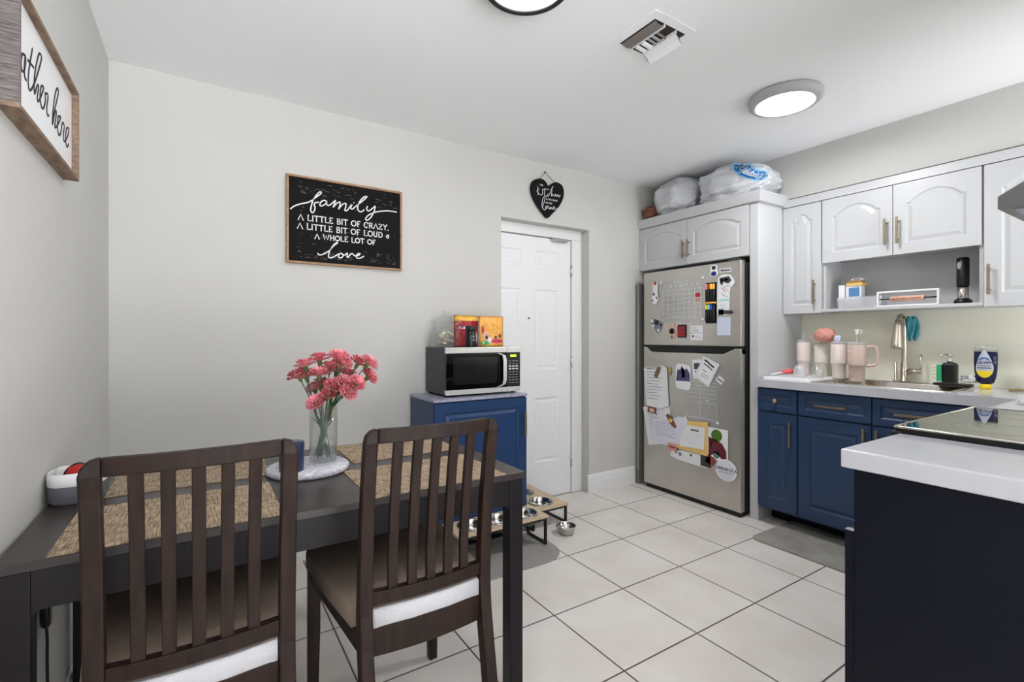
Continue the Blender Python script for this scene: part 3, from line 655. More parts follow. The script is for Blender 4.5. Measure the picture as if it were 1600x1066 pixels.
onf('paper_strip', 'white ribbon shaped paper with pink print at the upper left of the freezer door', 'magnet', [(2.60,1.45),(2.565,1.455),(2.545,1.49),(2.553,1.54),(2.55,1.60),(2.575,1.625),(2.605,1.60),(2.60,1.54),(2.615,1.49)], PAPER, 1,
    [('p', quad(2.585,2.60,1.52,1.54), INK),('p', quad(2.60,2.612,1.475,1.49), INK),('p', quad(2.56,2.57,1.49,1.51), INK),('p', quad(2.57,2.59,1.60,1.628), RED),('s', [(2.548,1.60),(2.552,1.55),(2.542,1.5)], INK,.004)])
onf('photo_strip_magnet', 'grey heart shaped photo magnet at the lower left of the freezer door', 'magnet', [(2.62,1.345),(2.58,1.335),(2.545,1.325),(2.51,1.305),(2.515,1.28),(2.53,1.24),(2.56,1.225),(2.60,1.28),(2.625,1.30)], INKG, 1,
    [('p', quad(2.545,2.585,1.29,1.325,.2), INK),('p', quad(2.60,2.62,1.31,1.335,.2), PAPER),('p', quad(2.535,2.56,1.235,1.26,0,12), PAPER),('p', quad(2.59,2.61,1.27,1.295,0,12), PAPER),('p', quad(2.517,2.532,1.275,1.30), INK)])
onf('figure_magnet', 'small black and peach figure magnet beside the dark red square magnet', 'magnet', [(2.445,1.29),(2.40,1.29),(2.395,1.25),(2.385,1.225),(2.40,1.18),(2.425,1.175),(2.44,1.215),(2.45,1.24)], PEACH, 1,
    [('p', quad(2.395,2.445,1.215,1.262,0,14), INK),('p', quad(2.412,2.43,1.228,1.25,0,12), PAPER),('p', quad(2.41,2.43,1.185,1.205), GREYB)])
onf('square_magnet', 'black square magnet with dark red checks on the freezer door', 'magnet', quad(2.292,2.368,1.19,1.287), BLK, 1,
    [('p', quad(2.335+.0-.0175*i+.004,2.335+.015-.0175*i+.004,1.20+.026*j,1.222+.026*j), REDF) for i in range(-1,3) for j in range(3)])
onf('note_card', 'white note card with a red drawing above the freezer handle', 'note', quad(2.152,2.257,1.172,1.278), PAPER, 1,
    lines(2.245, 2.18, 1.268, 1.235, 2, INK, .003)+[('s', [(2.252,1.225),(2.205,1.229),(2.158,1.222)], INKG, .003),('p', quad(2.225,2.243,1.192,1.21,0,10), REDF)]+lines(2.215, 2.16, 1.205, 1.185, 2, INKG, .002))
onf('badge_magnet', 'blue and white character badge magnet at the top of the freezer door', 'magnet', [(2.095,1.68),(2.08,1.695),(2.05,1.695),(2.035,1.68),(2.04,1.655),(2.03,1.63),(2.065,1.61),(2.10,1.63),(2.09,1.655)], PAPER, 1,
    [('p', quad(2.045,2.087,1.617,1.65,0,16), BADGE),('p', quad(2.05,2.082,1.660,1.688,0,12), INK),('p', quad(2.06,2.074,1.627,1.64), PAPER)])
onf('label_magnet', 'narrow grey label magnet beside the blue badge magnet', 'magnet', quad(1.935,2.02,1.635,1.66,.05), PAPER, 1, [('p', quad(1.94,2.015,1.640,1.655,.05), INKG)]+lines(2.01,1.945,1.655,1.641,1,INK,.004))
onf('team_magnet', 'dark and white wing shaped magnet at the upper right of the freezer door', 'magnet', [(2.03,1.60),(2.0,1.62),(1.94,1.615),(1.92,1.59),(1.905,1.56),(1.925,1.53),(1.96,1.545),(2.0,1.53),(2.035,1.555)], PAPER, 3,
    [('p', [(2.02,1.598),(1.95,1.605),(1.93,1.575),(1.955,1.555),(1.99,1.57),(2.0,1.545),(2.015,1.56)], STEELD),('p', quad(1.955,1.985,1.575,1.59,.1), AQUA),('p', quad(1.995,2.01,1.57,1.59,.3), PURP)])
ink = [('p', quad(1.95,2.03,1.44,1.452,0), AQUA)]+lines(2.02,1.96,1.42,1.385,2,INKG,.003)+[('s', [(2.02,1.56),(1.98,1.50)], RED, .004),('s', [(1.99,1.54),(1.96,1.505)], CORAL, .005),('s', [(2.005,1.49),(1.965,1.465)], INKG, .004),('p', quad(1.992,2.03,1.345,1.385,0), STEELD),('p', [(2.03,1.38),(1.94,1.375),(1.92,1.362),(1.945,1.35),(2.03,1.352)], STEELD)]
onf('magnetic_notepad', 'white notepad with aqua stripe and dark band, right of the marker pens', 'notepad', [(2.04,1.345),(1.95,1.345),(1.945,1.50),(1.93,1.545),(1.99,1.58),(2.04,1.55)], PAPER, 1, ink)
onf('blank_card', 'pale blue lined card below the notepad on the freezer door', 'note', quad(1.94,2.04,1.208,1.331), mat('paper_blue', (206,214,232), .6), 1, [('s', [(2.035,1.318-.011*i),(1.945,1.318-.011*i)], INKG, .0006) for i in range(9)])
# marker pens: two rows, each pen a thing
k = 0
for row, (z0, z1) in enumerate(((1.44,1.565),(1.30,1.43))):
    for i, c in enumerate(((CORAL,RED,YEL,ORG) if row == 0 else (YEL,LBLUE,BLUEP,NAVYS))):
        y = 2.118-.0185*i; x = FX-.012
        b = MB().lathe([(.0001,0),(.006,.002),(.0085,.008),(.0085,.085),(.0078,.087)], BLK, c=(x,y,z0), n=12)
        b.lathe([(.0088,.087),(.0088,.118),(.006,.124),(.0001,.125)], c, c=(x,y,z0), n=12)
        nm = ('pink','red','yellow','orange','lime','light blue','mid blue','dark blue')[k]; k += 1
        at(b, 'marker_pen', 'black marker pen with %s cap in the %s row on the freezer door' % (nm, ('upper','lower')[row]), 'marker', 'marker pens on the freezer door')
b = MB().box(FX-.0245, FX-.0005, 2.046, 2.130, 1.428, 1.438, ORG).box(FX-.003, FX-.0005, 2.046, 2.130, 1.29, 1.575, BLK)
at(b, 'pen_holder', 'black magnetic strip with orange band holding the marker pens', 'pen holder')
# fridge door
ink = lines(2.655,2.50,.955,.70,11,INK,.004,a=.03,seed=9)+[('p', [(2.55,.965),(2.515,.965),(2.52,.935),(2.555,.875),(2.585,.885),(2.575,.92)], GREYB),('s', [(2.66,.945),(2.60,.953),(2.53,.962)], PURP, .004)]
onf('recipe_page', 'white handwritten recipe page at the upper left of the fridge door', 'paper', [(2.690,.948),(2.66,.655),(2.60,.648),(2.50,.650),(2.445,.672),(2.462,.955),(2.49,.975)], PAPER, 5, ink)
onf('photo_magnet', 'rounded white photo magnet of a group dressed in violet', 'magnet', [(2.385,.83),(2.37,.815),(2.27,.805),(2.255,.83),(2.252,.97),(2.27,.99),(2.36,1.0),(2.385,.98)], PAPER, 1,
    [('p', [(2.38,.87),(2.257,.872),(2.262,.93),(2.285,.965),(2.31,.95),(2.33,.985),(2.345,.955),(2.37,.95)], PURP),('p', [(2.335,.965),(2.31,.965),(2.30,.90),(2.33,.895)], INK),('p', quad(2.285,2.30,.955,.97,0,10), PEACH),('p', quad(2.355,2.37,.95,.965,0,10), PEACH)])
onf('clip_magnet', 'tiny gold and green clip magnet beside the recipe page', 'magnet', quad(2.425,2.45,.905,.965), mat('gold_green', (150,142,100), .5), 1, [('p', quad(2.43,2.445,.94,.955,0,8), YEL)])
onf('photo_strip', 'narrow black and white photo strip behind the tilted card', 'photo', [(2.24,1.03),(2.165,1.038),(2.15,.90),(2.225,.893),(2.235,.92)], PAPER, 1,
    [('p', quad(2.175,2.225,.965,1.01,-.05), STEELD),('p', quad(2.165,2.215,.94,.955,-.05), INK),('p', quad(2.16,2.21,.905,.925,-.05), INKG)])
onf('invitation_card', 'white card with script print tilted on the fridge door', 'card', [(2.145,1.062),(2.018,1.006),(2.105,.846),(2.222,.915)], PAPER, 3,
    [('s', [(2.135,1.035),(2.11,1.02),(2.085,1.0),(2.06,.985)], INK, .012),('s', [(2.14,1.01),(2.10,.985),(2.075,.965)], INK, .008),('s', [(2.15,.965),(2.12,.95)], INKG, .006),('s', [(2.16,.94),(2.10,.915)], INKG, .004),('s', [(2.165,.925),(2.11,.90)], INKG, .004),
     ('s', [(2.146,1.050),(2.03,1.0),(2.108,.858),(2.208,.915),(2.146,1.050)], INKG, .0016)])
onf('square_magnet', 'little white square magnet turned on its corner, right of the script card', 'magnet', [(2.022,.932),(1.985,.903),(2.012,.870),(2.05,.899)], PAPER, 1, [('s', [(2.035,.91),(2.00,.89)], INKG, .012)])
ink = []
for z in (.875,.85,.825,.795,.765,.73): ink.append(('s', [(2.29,z),(2.045,z)], WHITE, .002))
ink += [('s', [(2.29,.62),(2.045,.62),(2.045,.73)], WHITE, .003),('s', [(2.175,.89),(2.175,.62)], WHITE, .002),('s', [(2.13,.747),(2.105,.748)], WHITE, .007),('s', [(2.29,.89),(2.29,.62)], WHITE, .002)]
o = onf('magnetic_planner', 'clear acrylic planner board with white rules on the fridge door', 'planner', quad(2.025,2.31,.595,.90), ACRYL, 0, ink, th=.001)
for y, z in ((2.035,.605),(2.30,.605)): sub(MB().cyl((0,0,0), .009, .006, WHITE, 14, M=Matrix.Translation((FX-.003,y,z)) @ Matrix.Rotation(-pi/2,4,'Y')), 'stand_off', o)
onf('paper_sheet', 'large white sheet at the left edge of the fridge door, under the other papers', 'paper', [(2.703,.635),(2.645,.34),(2.42,.40),(2.44,.66)], PAPER, 1, [('s', [(2.66,.38),(2.45,.43)], INKG, .001)])
onf('list_sheet', 'narrow white list sheet under the recipe page', 'paper', [(2.655,.64),(2.63,.395),(2.555,.40),(2.49,.60),(2.50,.66)], mat('paper_cool', (216,218,224), .6), 2, lines(2.63,2.51,.575,.49,5,INKG,.004,seed=3)+[('s', [(2.575,.60),(2.56,.59)], PURP, .01)])
onf('brown_magnet', 'brown rectangular magnet holding the list sheet', 'magnet', quad(2.565,2.65,.60,.645,.06), SKIN1, 4, [('p', quad(2.585,2.63,.607,.636,.06), PEACH)], th=.004)
onf('letter_sheet', 'crumpled white letter in the middle of the fridge door papers', 'paper', [(2.60,.55),(2.60,.40),(2.50,.37),(2.34,.385),(2.30,.44),(2.275,.60),(2.36,.605),(2.42,.575)], mat('paper_violet', (214,212,226), .6), 3, lines(2.57,2.33,.54,.43,6,INKG,.003,a=.08,seed=8)+lines(2.45,2.36,.45,.43,1,PURP,.003))
onf('figure_magnet', 'orange and brown figure magnet above the crumpled letter', 'magnet', [(2.47,.60),(2.45,.615),(2.40,.57),(2.375,.53),(2.39,.515),(2.43,.545)], SKIN1, 5, [('p', quad(2.41,2.44,.555,.58,.4), ORG)], th=.004)
onf('manila_folder', 'manila folder under a white form at the centre of the fridge door', 'folder', [(2.275,.585),(2.108,.600),(2.112,.362),(2.375,.372),(2.36,.40),(2.28,.43)], FOLDER, 4)
onf('form_sheet', 'white form on the manila folder', 'paper', [(2.285,.555),(2.13,.560),(2.140,.402),(2.34,.392),(2.345,.42)], PAPER, 6, lines(2.245,2.14,.537,.517,1,INK,.012)+[('s', [(2.26,.50),(2.14,.50)], INKG, .001)]+lines(2.28,2.15,.49,.42,4,LBLUE,.002,seed=6))
onf('pink_magnet', 'pink rectangular magnet below the crumpled letter', 'magnet', quad(2.37,2.45,.345,.395,.02), CORAL, 6, [('p', quad(2.375,2.445,.365,.375,.02), SKIN1)], th=.004)
onf('flyer', 'white flyer with a green tree and dark red berries print', 'flyer', [(2.112,.57),(1.957,.566),(1.957,.355),(2.112,.345)], PAPER, 2,
    [('p', quad(2.0,2.085,.475,.56,0,16), LEAFG),('p', [(2.105,.50),(2.06,.49),(2.0,.47),(1.97,.42),(1.968,.37),(2.0,.36),(2.05,.40),(2.105,.36)], mat('berry_print', (120,30,44), .5, col2=(60,16,28), scale=60)),('p', quad(2.02,2.07,.36,.41,0,12), mat('jade_print',(90,120,112),.5)),('s', [(2.10,.50),(2.08,.47),(2.09,.44),(2.10,.46)], CORAL, .008)])
onf('flyer', 'curled white flyer peeking out below the manila folder', 'flyer', [(2.42,.345),(2.435,.302),(2.36,.285),(2.12,.275),(2.12,.36),(2.30,.36)], PAPER, 2,
    [('p', quad(2.09,2.17,.285,.36), mat('dark_food_print', (70,62,50), .5, col2=(40,34,30), scale=40)),('p', quad(2.06,2.125,.31,.37,.3), mat('red_food_print', (160,70,48), .5, col2=(110,40,30), scale=50)),('p', quad(2.33,2.36,.315,.345,0,10), INKG),('p', quad(2.37,2.39,.325,.352,0,10), INKG),('p', quad(2.24,2.26,.33,.35,0,8), SKIN1)])
o = onf('round_magnet', 'round white magnet with black lettering at the lower right of the fridge door', 'magnet', quad(1.889,2.048,.225,.37,0,36), PAPER, 4, [('p', quad(1.899,2.038,.234,.361,0,36), mat('paper_lilac', (214,212,224), .6))], th=.003)
b = MB(); textgeo(b, 'OMNIKOLA', .030, INK, face_mx((FX-.0125, 1.968, .295), (0,-1,0), (0,0,1)), .0003); textgeo(b, 'general construction', .012, INKG, face_mx((FX-.0125, 1.968, .277), (0,-1,0), (0,0,1)), .0003)
b.v = [v-o.location for v in b.v]; b.build('lettering', o)

# ------------------------------------------------------------ bags on top of the fridge cabinet
def blob(name, label, c, s_, m, seed, amp=.12, cat='bag', floor_z=None, fr=2.2, M0=None, extra=None, lv=5, fine=.25, fs=9, ex=.72):
    bm = bmesh.new(); bmesh.ops.create_icosphere(bm, subdivisions=lv, radius=1)
    for v in bm.verts:
        p = v.co.copy(); q = Vector([math.copysign(abs(a)**ex, a) for a in p])
        d_ = 1+amp*noise.noise(p*fr+Vector((seed,0,0)))+amp*fine*abs(noise.noise(Vector((p.x*fs,p.y*fs*.6,p.z*fs*.4))+Vector((0,seed,0))))*2
        q *= d_; v.co = Vector((q.x*s_[0], q.y*s_[1], q.z*s_[2]))
        if M0: v.co = M0(v.co)
        v.co += Vector(c)
        if floor_z is not None and v.co.z < floor_z: v.co.z = floor_z
        v.co.z = min(v.co.z, CZ-.006); v.co.y = min(v.co.y, YB-.006)
    mb = MB(); bm.verts.ensure_lookup_table(); mb.add([v.co for v in bm.verts], [[q.index for q in f.verts] for f in bm.faces], m, True); bm.free()
    if extra: extra(mb)
    return at(mb, name, label, cat)
CTZ = 2.148
def folds(cy, half, n=11, amp=.05, taper=0, knot=1):
    def f(p):
        t = (p.y*knot/half+1)/2            # 0 far from the knot, 1 at the knot
        a = math.atan2(p.z, p.x); k_ = 1+amp*(max(0,t)**.5)*(sin(a*n+3*noise.noise(p*9))*.6+noise.noise(Vector((a*3,t*7,2)))*.9)
        z = p.z*k_; 
        if taper: z *= 1-taper*max(0, -p.y/half)
        return Vector((p.x*k_, p.y, z))
    return f
blob('plastic_bag', 'crumpled brown plastic bag in the corner on top of the fridge cabinet', (3.13,2.715,CTZ+.050), (.085,.080,.062), BAGB, 3, .35, floor_z=CTZ, M0=folds(0,.08,7,.10))
blob('plastic_bag', 'stuffed greyish white plastic bag on the fridge cabinet, left of the blue printed bag', (3.18,2.50,CTZ+.130), (.165,.185,.150), BAGW, 11, .16, floor_z=CTZ, M0=folds(0,.2,9,.05,knot=-1), fine=.4, fs=7)
blob('plastic_bag', 'shiny white plastic bag with blue print on top of the fridge cabinet', (3.19,2.015,CTZ+.110), (.175,.262,.140), BAGW, 21, .12, floor_z=CTZ, fr=1.7, fine=.5, fs=10, M0=folds(0,.27,15,.10,.42))
bag = bpy.data.objects['plastic_bag.002']
b = MB()
from mathutils.bvhtree import BVHTree
bvh = BVHTree.FromPolygons([v.co+bag.location for v in bag.data.vertices], [tuple(p.vertices) for p in bag.data.polygons])
Mx = face_mx((3.030,1.855,2.285), (.25,-.78,-.50), (-.30,-.62,.72)); nz = Mx.to_3x3() @ Z3
def onbag(u, v, lift):
    p = Mx @ Vector((u, v, 0)); h = bvh.ray_cast(p+nz*.15, -nz)
    return (h[0]+nz*lift) if h[0] else p+nz*lift
def patch(L, H, m, lift):
    N = 26; rows = []
    for j in range(7):
        row = []
        for i in range(N+1):
            u = -L+2*L*i/N; e = max(0, abs(u)-(L-H)); hh_ = math.sqrt(max(0, H*H-e*e)); row.append(onbag(u, hh_*(j/3-1), lift))
        rows.append(row)
    b.rings(rows, m, True, False, False, closed=False)
patch(.118, .034, LBLUE, .003); patch(.108, .025, BLUEP, .006)
def inkb(P, wd=.0022):
    pts = crom([(p[0],p[1],0) for p in P], 5); b.tube([onbag(p.x, p.y, .0075) for p in pts], wd, WHITE, 5)
inkb([(-.094,-.012),(-.090,.010),(-.083,.012),(-.080,-.010),(-.078,.010),(-.070,.012),(-.066,-.012)]); inkb([(-.058,-.016),(-.046,.018)])
for i in range(9):
    x = -.036+.0145*i; inkb([(x,-.010),(x+.001,.008),(x+.007,.010),(x+.010,0),(x+.008,-.010),(x+.003,-.006)])
b.v = [v-bag.location for v in b.v]; b.build('printed_panel', bag)

# ------------------------------------------------------------ shelf things
SZ = 1.3745
b = MB(); cx, cy = 3.45, 1.363
b.rings([[(cx+p[0],cy+p[1],SZ+z) for p in rrect(w_,l_,.012)] for w_,l_,z in ((.09,.235,0),(.10,.248,.068),(.102,.250,.070),(.096,.244,.070),(.088,.230,.004))], CLEARP, False, True, True)
at(b, 'storage_bin', 'clear plastic bin at the left end of the open shelf', 'bin')
at(MB().box(3.415,3.485,1.442,1.476,SZ+.008,SZ+.150,WHITE).box(3.414,3.486,1.441,1.477,SZ+.150,SZ+.153,INK), 'small_box', 'white box with dark top edge standing in the clear bin', 'box')
at(MB().box(3.42,3.47,1.352,1.437,SZ+.008,SZ+.140,PAPER).box(3.418,3.42,1.362,1.42,SZ+.075,SZ+.130,mat('steel_blue_label',(84,134,180),.5)), 'small_box', 'white packet with blue label in the clear bin', 'box')
at(MB().box(3.415,3.48,1.345,1.435,SZ+.1405,SZ+.158,FOLDER).box(3.42,3.475,1.352,1.43,SZ+.158,SZ+.174,mat('ochre_pack',(170,140,84),.5,col2=(120,90,60),scale=60)).box(3.43,3.47,1.356,1.41,SZ+.174,SZ+.186,PAPER).box(3.4285,3.43,1.360,1.40,SZ+.177,SZ+.183,SKIN1), 'snack_packet', 'tan and brown packets stacked on the boxes in the bin', 'packet')
t = thing('wooden_sign', 'white framed rolling pin sign on the open shelf', 'sign', (3.40, 1.115, SZ))
b = MB()
for y0_,y1_,z0_,z1_ in ((-.145,-.136,0,.09),(.136,.145,0,.09),(-.136,.136,0,.009),(-.136,.136,.081,.09)): b.box(-.012,.012,y0_,y1_,z0_,z1_,WHITE)
b.build('frame', t, bevel=.001)
b = MB().cyl((0,0,0), .015, .155, PEACH, 16, M=Matrix.Translation((0,.0775,.044)) @ Matrix.Rotation(pi/2,4,'X')); textgeo(b, 'THE KITCHEN IS THE HEART', .011, REDF, face_mx((-.0165,0,.040), (0,-1,0), (0,0,1)), .0004); b.build('rolling_pin', t)
b = MB()
for s_ in (-1,1): b.cyl((0,0,0), .004, .055, BLKM, 10, M=Matrix.Translation((0,s_*.105+.0275,.044)) @ Matrix.Rotation(pi/2,4,'X'))
b.build('handle', t)
t = thing('coffee_grinder', 'black electric grinder with steel cup at the right end of the open shelf', 'grinder', (3.44, .884, SZ))
MB().lathe([(.036,0),(.038,.006),(.036,.020),(.027,.028)], BLK, n=28, cap0=True, cap1=True).build('base', t)
MB().lathe([(.022,.028),(.0235,.03),(.0235,.095)], CHROME, n=24, cap0=True, cap1=True).build('cup', t)
MB().lathe([(.0255,.0955),(.0265,.10),(.0265,.244),(.022,.249),(.0001,.250)], BLK, n=28, cap0=True).box(.018,.030,-.012,.012,.02,.1,BLK).build('body', t)
b = MB().rings([[(-.0245+dx,.010+.008*cos(a),.205+.020*sin(a)) for a in [2*pi*i/16 for i in range(16)]] for dx in (0,-.003)], LGREY, False); b.build('switch', t)
at(MB().lathe([(.020,0),(.022,.02),(.012,.034),(.0001,.036)], WHITE, c=(3.44,.80,SZ), n=16, cap0=True), 'small_jar', 'tiny white round container beside the black grinder', 'container')

# ------------------------------------------------------------ things on the worktop
at(MB().rings([[(3.28+p[0],1.63+p[1],CT+z) for p in rrect(.42*k_,.30*k_,.02)] for k_,z in ((1,0),(1,.010),(.98,.013),(.95,.010))], WHITE, False), 'drying_mat', 'white drying mat beside the sink', 'mat')
DZt = CT+.011
def tumbler(name, label, x, y, m, h, r, lid=True, handle=None, strap=False, straw=None, z=DZt):
    t = thing(name, label, 'tumbler', (x, y, z))
    MB().lathe([(.0001,0),(r*.80,.001),(r*.82,.006),(r*.86,h*.42),(r*.985,h*.44),(r,h*.46),(r,h*.97),(r*.96,h)], m, n=36).build('body', t)
    MB().lathe([(r*.90,h*.99),(r*.97,h),(r*.97,h+.010),(r*.85,h+.016),(.0001,h+.017)], CLEARP if lid else m, n=32).build('lid', t)
    if handle:
        a = handle; d_ = Vector((cos(a),sin(a),0)); p = [d_*(r*.95)+Z3*(h*.93), d_*(r+.030)+Z3*(h*.95), d_*(r+.048)+Z3*(h*.86), d_*(r+.050)+Z3*(h*.60), d_*(r+.040)+Z3*(h*.47), d_*(r*.95)+Z3*(h*.43)]
        MB().tube(crom(p, 5), .0085, m, 10).build('handle', t)
    if straw:
        b = MB().tube([(0,0,h),(straw[0],straw[1],h+straw[2])], .0035, CLEARP, 8)
        b.build('straw', t)
    return t
t = tumbler('handled_tumbler', 'rose pink tumbler with side handle and straw, nearest the faucet', 3.36, 1.352, PINKD, .225, .049, handle=R(-70), straw=(0,0,.06), z=CT)
MB().lathe([(.005,0),(.008,.008),(.008,.018),(.011,.030),(.011,.034)], WHITE, c=(0,0,.283), n=14, cap0=True, cap1=True).tube(crom([(0,-.008,.313),(0,-.024,.311),(0,-.024,.295),(0,-.008,.291)],4), .0025, WHITE, 6).build('straw_cap', t)
b = MB(); textgeo(b, 'STANLEY', .009, PAPER, face_mx((-.049,.010,.182), (.25,-1,0), (0,0,1)), .0003); b.build('logo', t)
t = tumbler('tumbler', 'pale pink tumbler with sparkly lid, left of the rose handled tumbler', 3.37, 1.455, PINKP, .215, .044)
MB().lathe([(.016,.225),(.020,.232),(.020,.262),(.012,.27),(.0001,.271)], mat('sparkle', (226,226,238), .2, col2=(150,150,190), scale=200), n=12, c=(0,.008,0)).build('sparkle_cap', t)
tumbler('tumbler', 'blush tumbler with dark rim in the corner by the side panel', 3.44, 1.70, PINKP, .225, .043, straw=(0,.01,.09))
tumbler('tumbler', 'cream tumbler with steel rim between the blush tumbler and the upturned glass', 3.45, 1.595, mat('cream_powder', (226,220,210), .4), .205, .040, straw=(0,.01,.10))
blob('cleaning_cloth', 'balled coral pink cloth resting on the tumbler lids', (3.40,1.550,1.207), (.044,.062,.044), CORAL, 5, .22, 'cloth', lv=4, ex=1)
b = MB().lathe([(.030,.0),(.040,.012),(.044,.035),(.040,.060),(.020,.075),(.012,.082),(.016,.088),(.036,.098),(.038,.100),(.034,.097),(.008,.088),(.010,.080),(.030,.066),(.036,.045),(.036,.030),(.028,.012),(.027,0)], GLASS, c=(3.27,1.535,DZt), n=32)
at(b, 'drinking_glass', 'upturned stemless glass on the drying mat', 'glass')
at(MB().lathe([(.036,0),(.038,.02),(.036,.05),(.026,.072),(.012,.078),(.010,.085),(.0001,.085)], CLEARP, c=(3.27,1.64,DZt), n=28, cap0=True), 'plastic_cup', 'clear plastic cup on the drying mat, left of the upturned glass', 'cup')
b = MB().tube([(3.17,1.775,DZt+.012),(3.24,1.735,DZt+.026)], .005, WHITE, 8)
b.rings([[Vector((3.235,1.74,DZt+.028))+Vector((dx, w_*cos(a)*.8-dx*.55, h_*sin(a)+dx*.1)) for a in [2*pi*i/12 for i in range(12)]] for dx, w_, h_ in ((0,.012,.008),(.025,.032,.014),(.055,.030,.016),(.07,.012,.010))], mat('coral_brush', (214,92,92), .6), True)
at(b, 'dish_brush', 'small coral dish brush with white handle on the drying mat', 'brush')
# soap caddy
t = thing('soap_caddy', 'black soap dispenser caddy at the right end of the sink', 'soap dispenser', (3.44, .925, CT+.0055))
MB().rings([[(p[0],p[1],z) for p in rrect(.072*k_,.160*k_,.015)] for k_,z in ((.96,0),(1,.003),(1,.012),(.97,.015))], BLK, False).build('tray', t, bevel=.001)
b = MB().rings([[(p[0],p[1]+.012,z) for p in rrect(.055*k_,.062*k_,.014)] for k_,z in ((1,.018),(1,.112),(.85,.124),(.4,.128))], BLK, False); b.build('bottle', t, bevel=.001)
b = MB().lathe([(.013,.126),(.013,.142),(.006,.144),(.006,.160),(.013,.164),(.012,.172),(.0001,.173)], CHROME, c=(0,.012,0), n=18, cap0=True); b.tube(crom([(0,.012,.168),(-.012,.035,.170),(-.018,.048,.160)],4), .0045, CHROME, 8); b.build('pump', t)
b = MB()
b.box(3.412,3.462,.988,1.006,CT+.028,CT+.118,CREAM).box(3.412,3.462,.967,.988,CT+.028,CT+.118,GRN)
for i in range(4): b.box(3.410,3.412,.968,1.005,CT+.045+.02*i,CT+.047+.02*i,INKG)
at(b, 'sponge', 'green and cream sponge standing upright beside the black soap dispenser', 'sponge', bevel=.003)
b = MB()
for k in range(26):
    p = [Vector((3.44+rnd.uniform(-.022,.022), .862+rnd.uniform(-.028,.03), CT+.045+rnd.uniform(-.014,.02))) for _ in range(6)]
    b.tube(crom(p, 4, True), .0032, WHITE if k % 3 else LGREY, 6, True)
at(b, 'scouring_pad', 'tangled white and silver scouring pad on the soap caddy', 'scouring pad')
# dish soap bottle, upside down
t = thing('dish_soap_bottle', 'dark blue dish soap bottle standing on its yellow cap', 'bottle', (3.45, .797, CT))
def orings(prof, k=.52): return [[(a_*k*cos(q), a_*sin(q), z) for q in [2*pi*i/32 for i in range(32)]] for a_, z in prof]
MB().rings(orings([(.0215,0),(.024,.004),(.024,.022),(.019,.026)], .9), YEL, True).build('cap', t)
MB().rings(orings([(.019,.026),(.032,.034),(.040,.06),(.045,.10),(.0465,.14),(.0462,.195)]), NAVYS, True).build('bottle', t)
MB().rings(orings([(.0462,.1955),(.0455,.21),(.041,.222),(.030,.227)]), mat('clear_bottle_top', (206,208,196), .2, trans=.5), True).build('clear_top', t)
b = MB()
def onb(y, z, k=0): return -.52*math.sqrt(max(0,.0465**2-y*y*.95))-.0008-k
LW = [(.060,.006),(.066,.017),(.080,.028),(.095,.033),(.110,.0345),(.130,.032),(.150,.027),(.170,.020),(.190,.011),(.205,.004)]
def lrow(z, w_, k=0): return [(onb(w_*q/5, z, k)+(max(0,.1-z)*.12), w_*q/5, z) for q in range(-5,6)]
b.rings([lrow(z, w_) for z, w_ in LW], mat('label_silver', (196,200,214), .4), True, False, False, closed=False)
b.rings([lrow(z, w_, .0012) for z, w_ in LW[:4]], YEL, True, False, False, closed=False)
for tx, sz, z, m_ in (('DAWN',.022,.132,NAVYS),('PLATINUM',.011,.119,INKG),('POWERWASH',.0088,.108,INK)):
    n0 = len(b.v); textgeo(b, tx, sz, m_, face_mx((0,0,z), (0,-1,0), (0,0,1)), .0006)
    for q in range(n0, len(b.v)): v = b.v[q]; b.v[q] = Vector((v.x+onb(v.y, v.z, .0016), v.y, v.z))
b.stroke([tuple(p) for p in crom([(-.02,.152,0),(-.008,.162,0),(.008,.162,0),(.02,.152,0)],4)], .006, BLUEP, (Vector((-.0275,0,0)), Y3), Z3, -X3)
b.build('label', t)
b = MB().tube(crom([(3.40,.70,CT+.006),(3.43,.64,CT+.010),(3.47,.60,CT+.008)],5), .006, mat('old_gold', (150,140,90), .35, metal=.6), 8)
b.tube(crom([(3.42,.705,CT+.006),(3.45,.65,CT+.010),(3.47,.60,CT+.008)],5), .005, MATS['old_gold'], 8)
at(b, 'kitchen_tongs', 'small olive tongs lying on the worktop at the right edge of the photo', 'tongs')
t = thing('crumpled_wrap', 'crumpled clear wrap on the corner worktop behind the stove', 'plastic wrap', (2.86,.50,CT)); bpy.data.objects.remove(t)
blob('plastic_wrap', 'crumpled clear wrap on the corner worktop behind the stove', (2.80,.52,CT+.018), (.05,.035,.02), CLEARP, 8, .35, 'plastic wrap', floor_z=CT+.001, lv=4)
# ------------------------------------------------------------ peninsula, stove, hood
PZ = .92
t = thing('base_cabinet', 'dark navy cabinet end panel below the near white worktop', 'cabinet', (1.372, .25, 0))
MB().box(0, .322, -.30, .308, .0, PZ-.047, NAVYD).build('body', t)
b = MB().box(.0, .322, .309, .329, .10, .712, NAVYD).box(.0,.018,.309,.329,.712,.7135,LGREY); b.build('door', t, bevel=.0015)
tag(MB().box(1.343, 1.698, -.055, .577, PZ-.046, PZ, QUARTZ).build('worktop', bevel=.004), 'white quartz worktop on the dark navy cabinet in the right foreground', 'worktop')
t = thing('stove', 'black glass-top electric stove with steel edge between the two worktops', 'stove', (1.702, .27, 0))
MB().box(0, .724, -.32, .300, .05, .915, BLKM).build('body', t)
MB().box(.02, .70, .301, .325, .20, .80, GLASSB).build('oven_door', t, bevel=.004)
MB().box(.0, .724, .300, .330, .82, .925, BLK).build('control_panel', t, bevel=.008, seg=3)
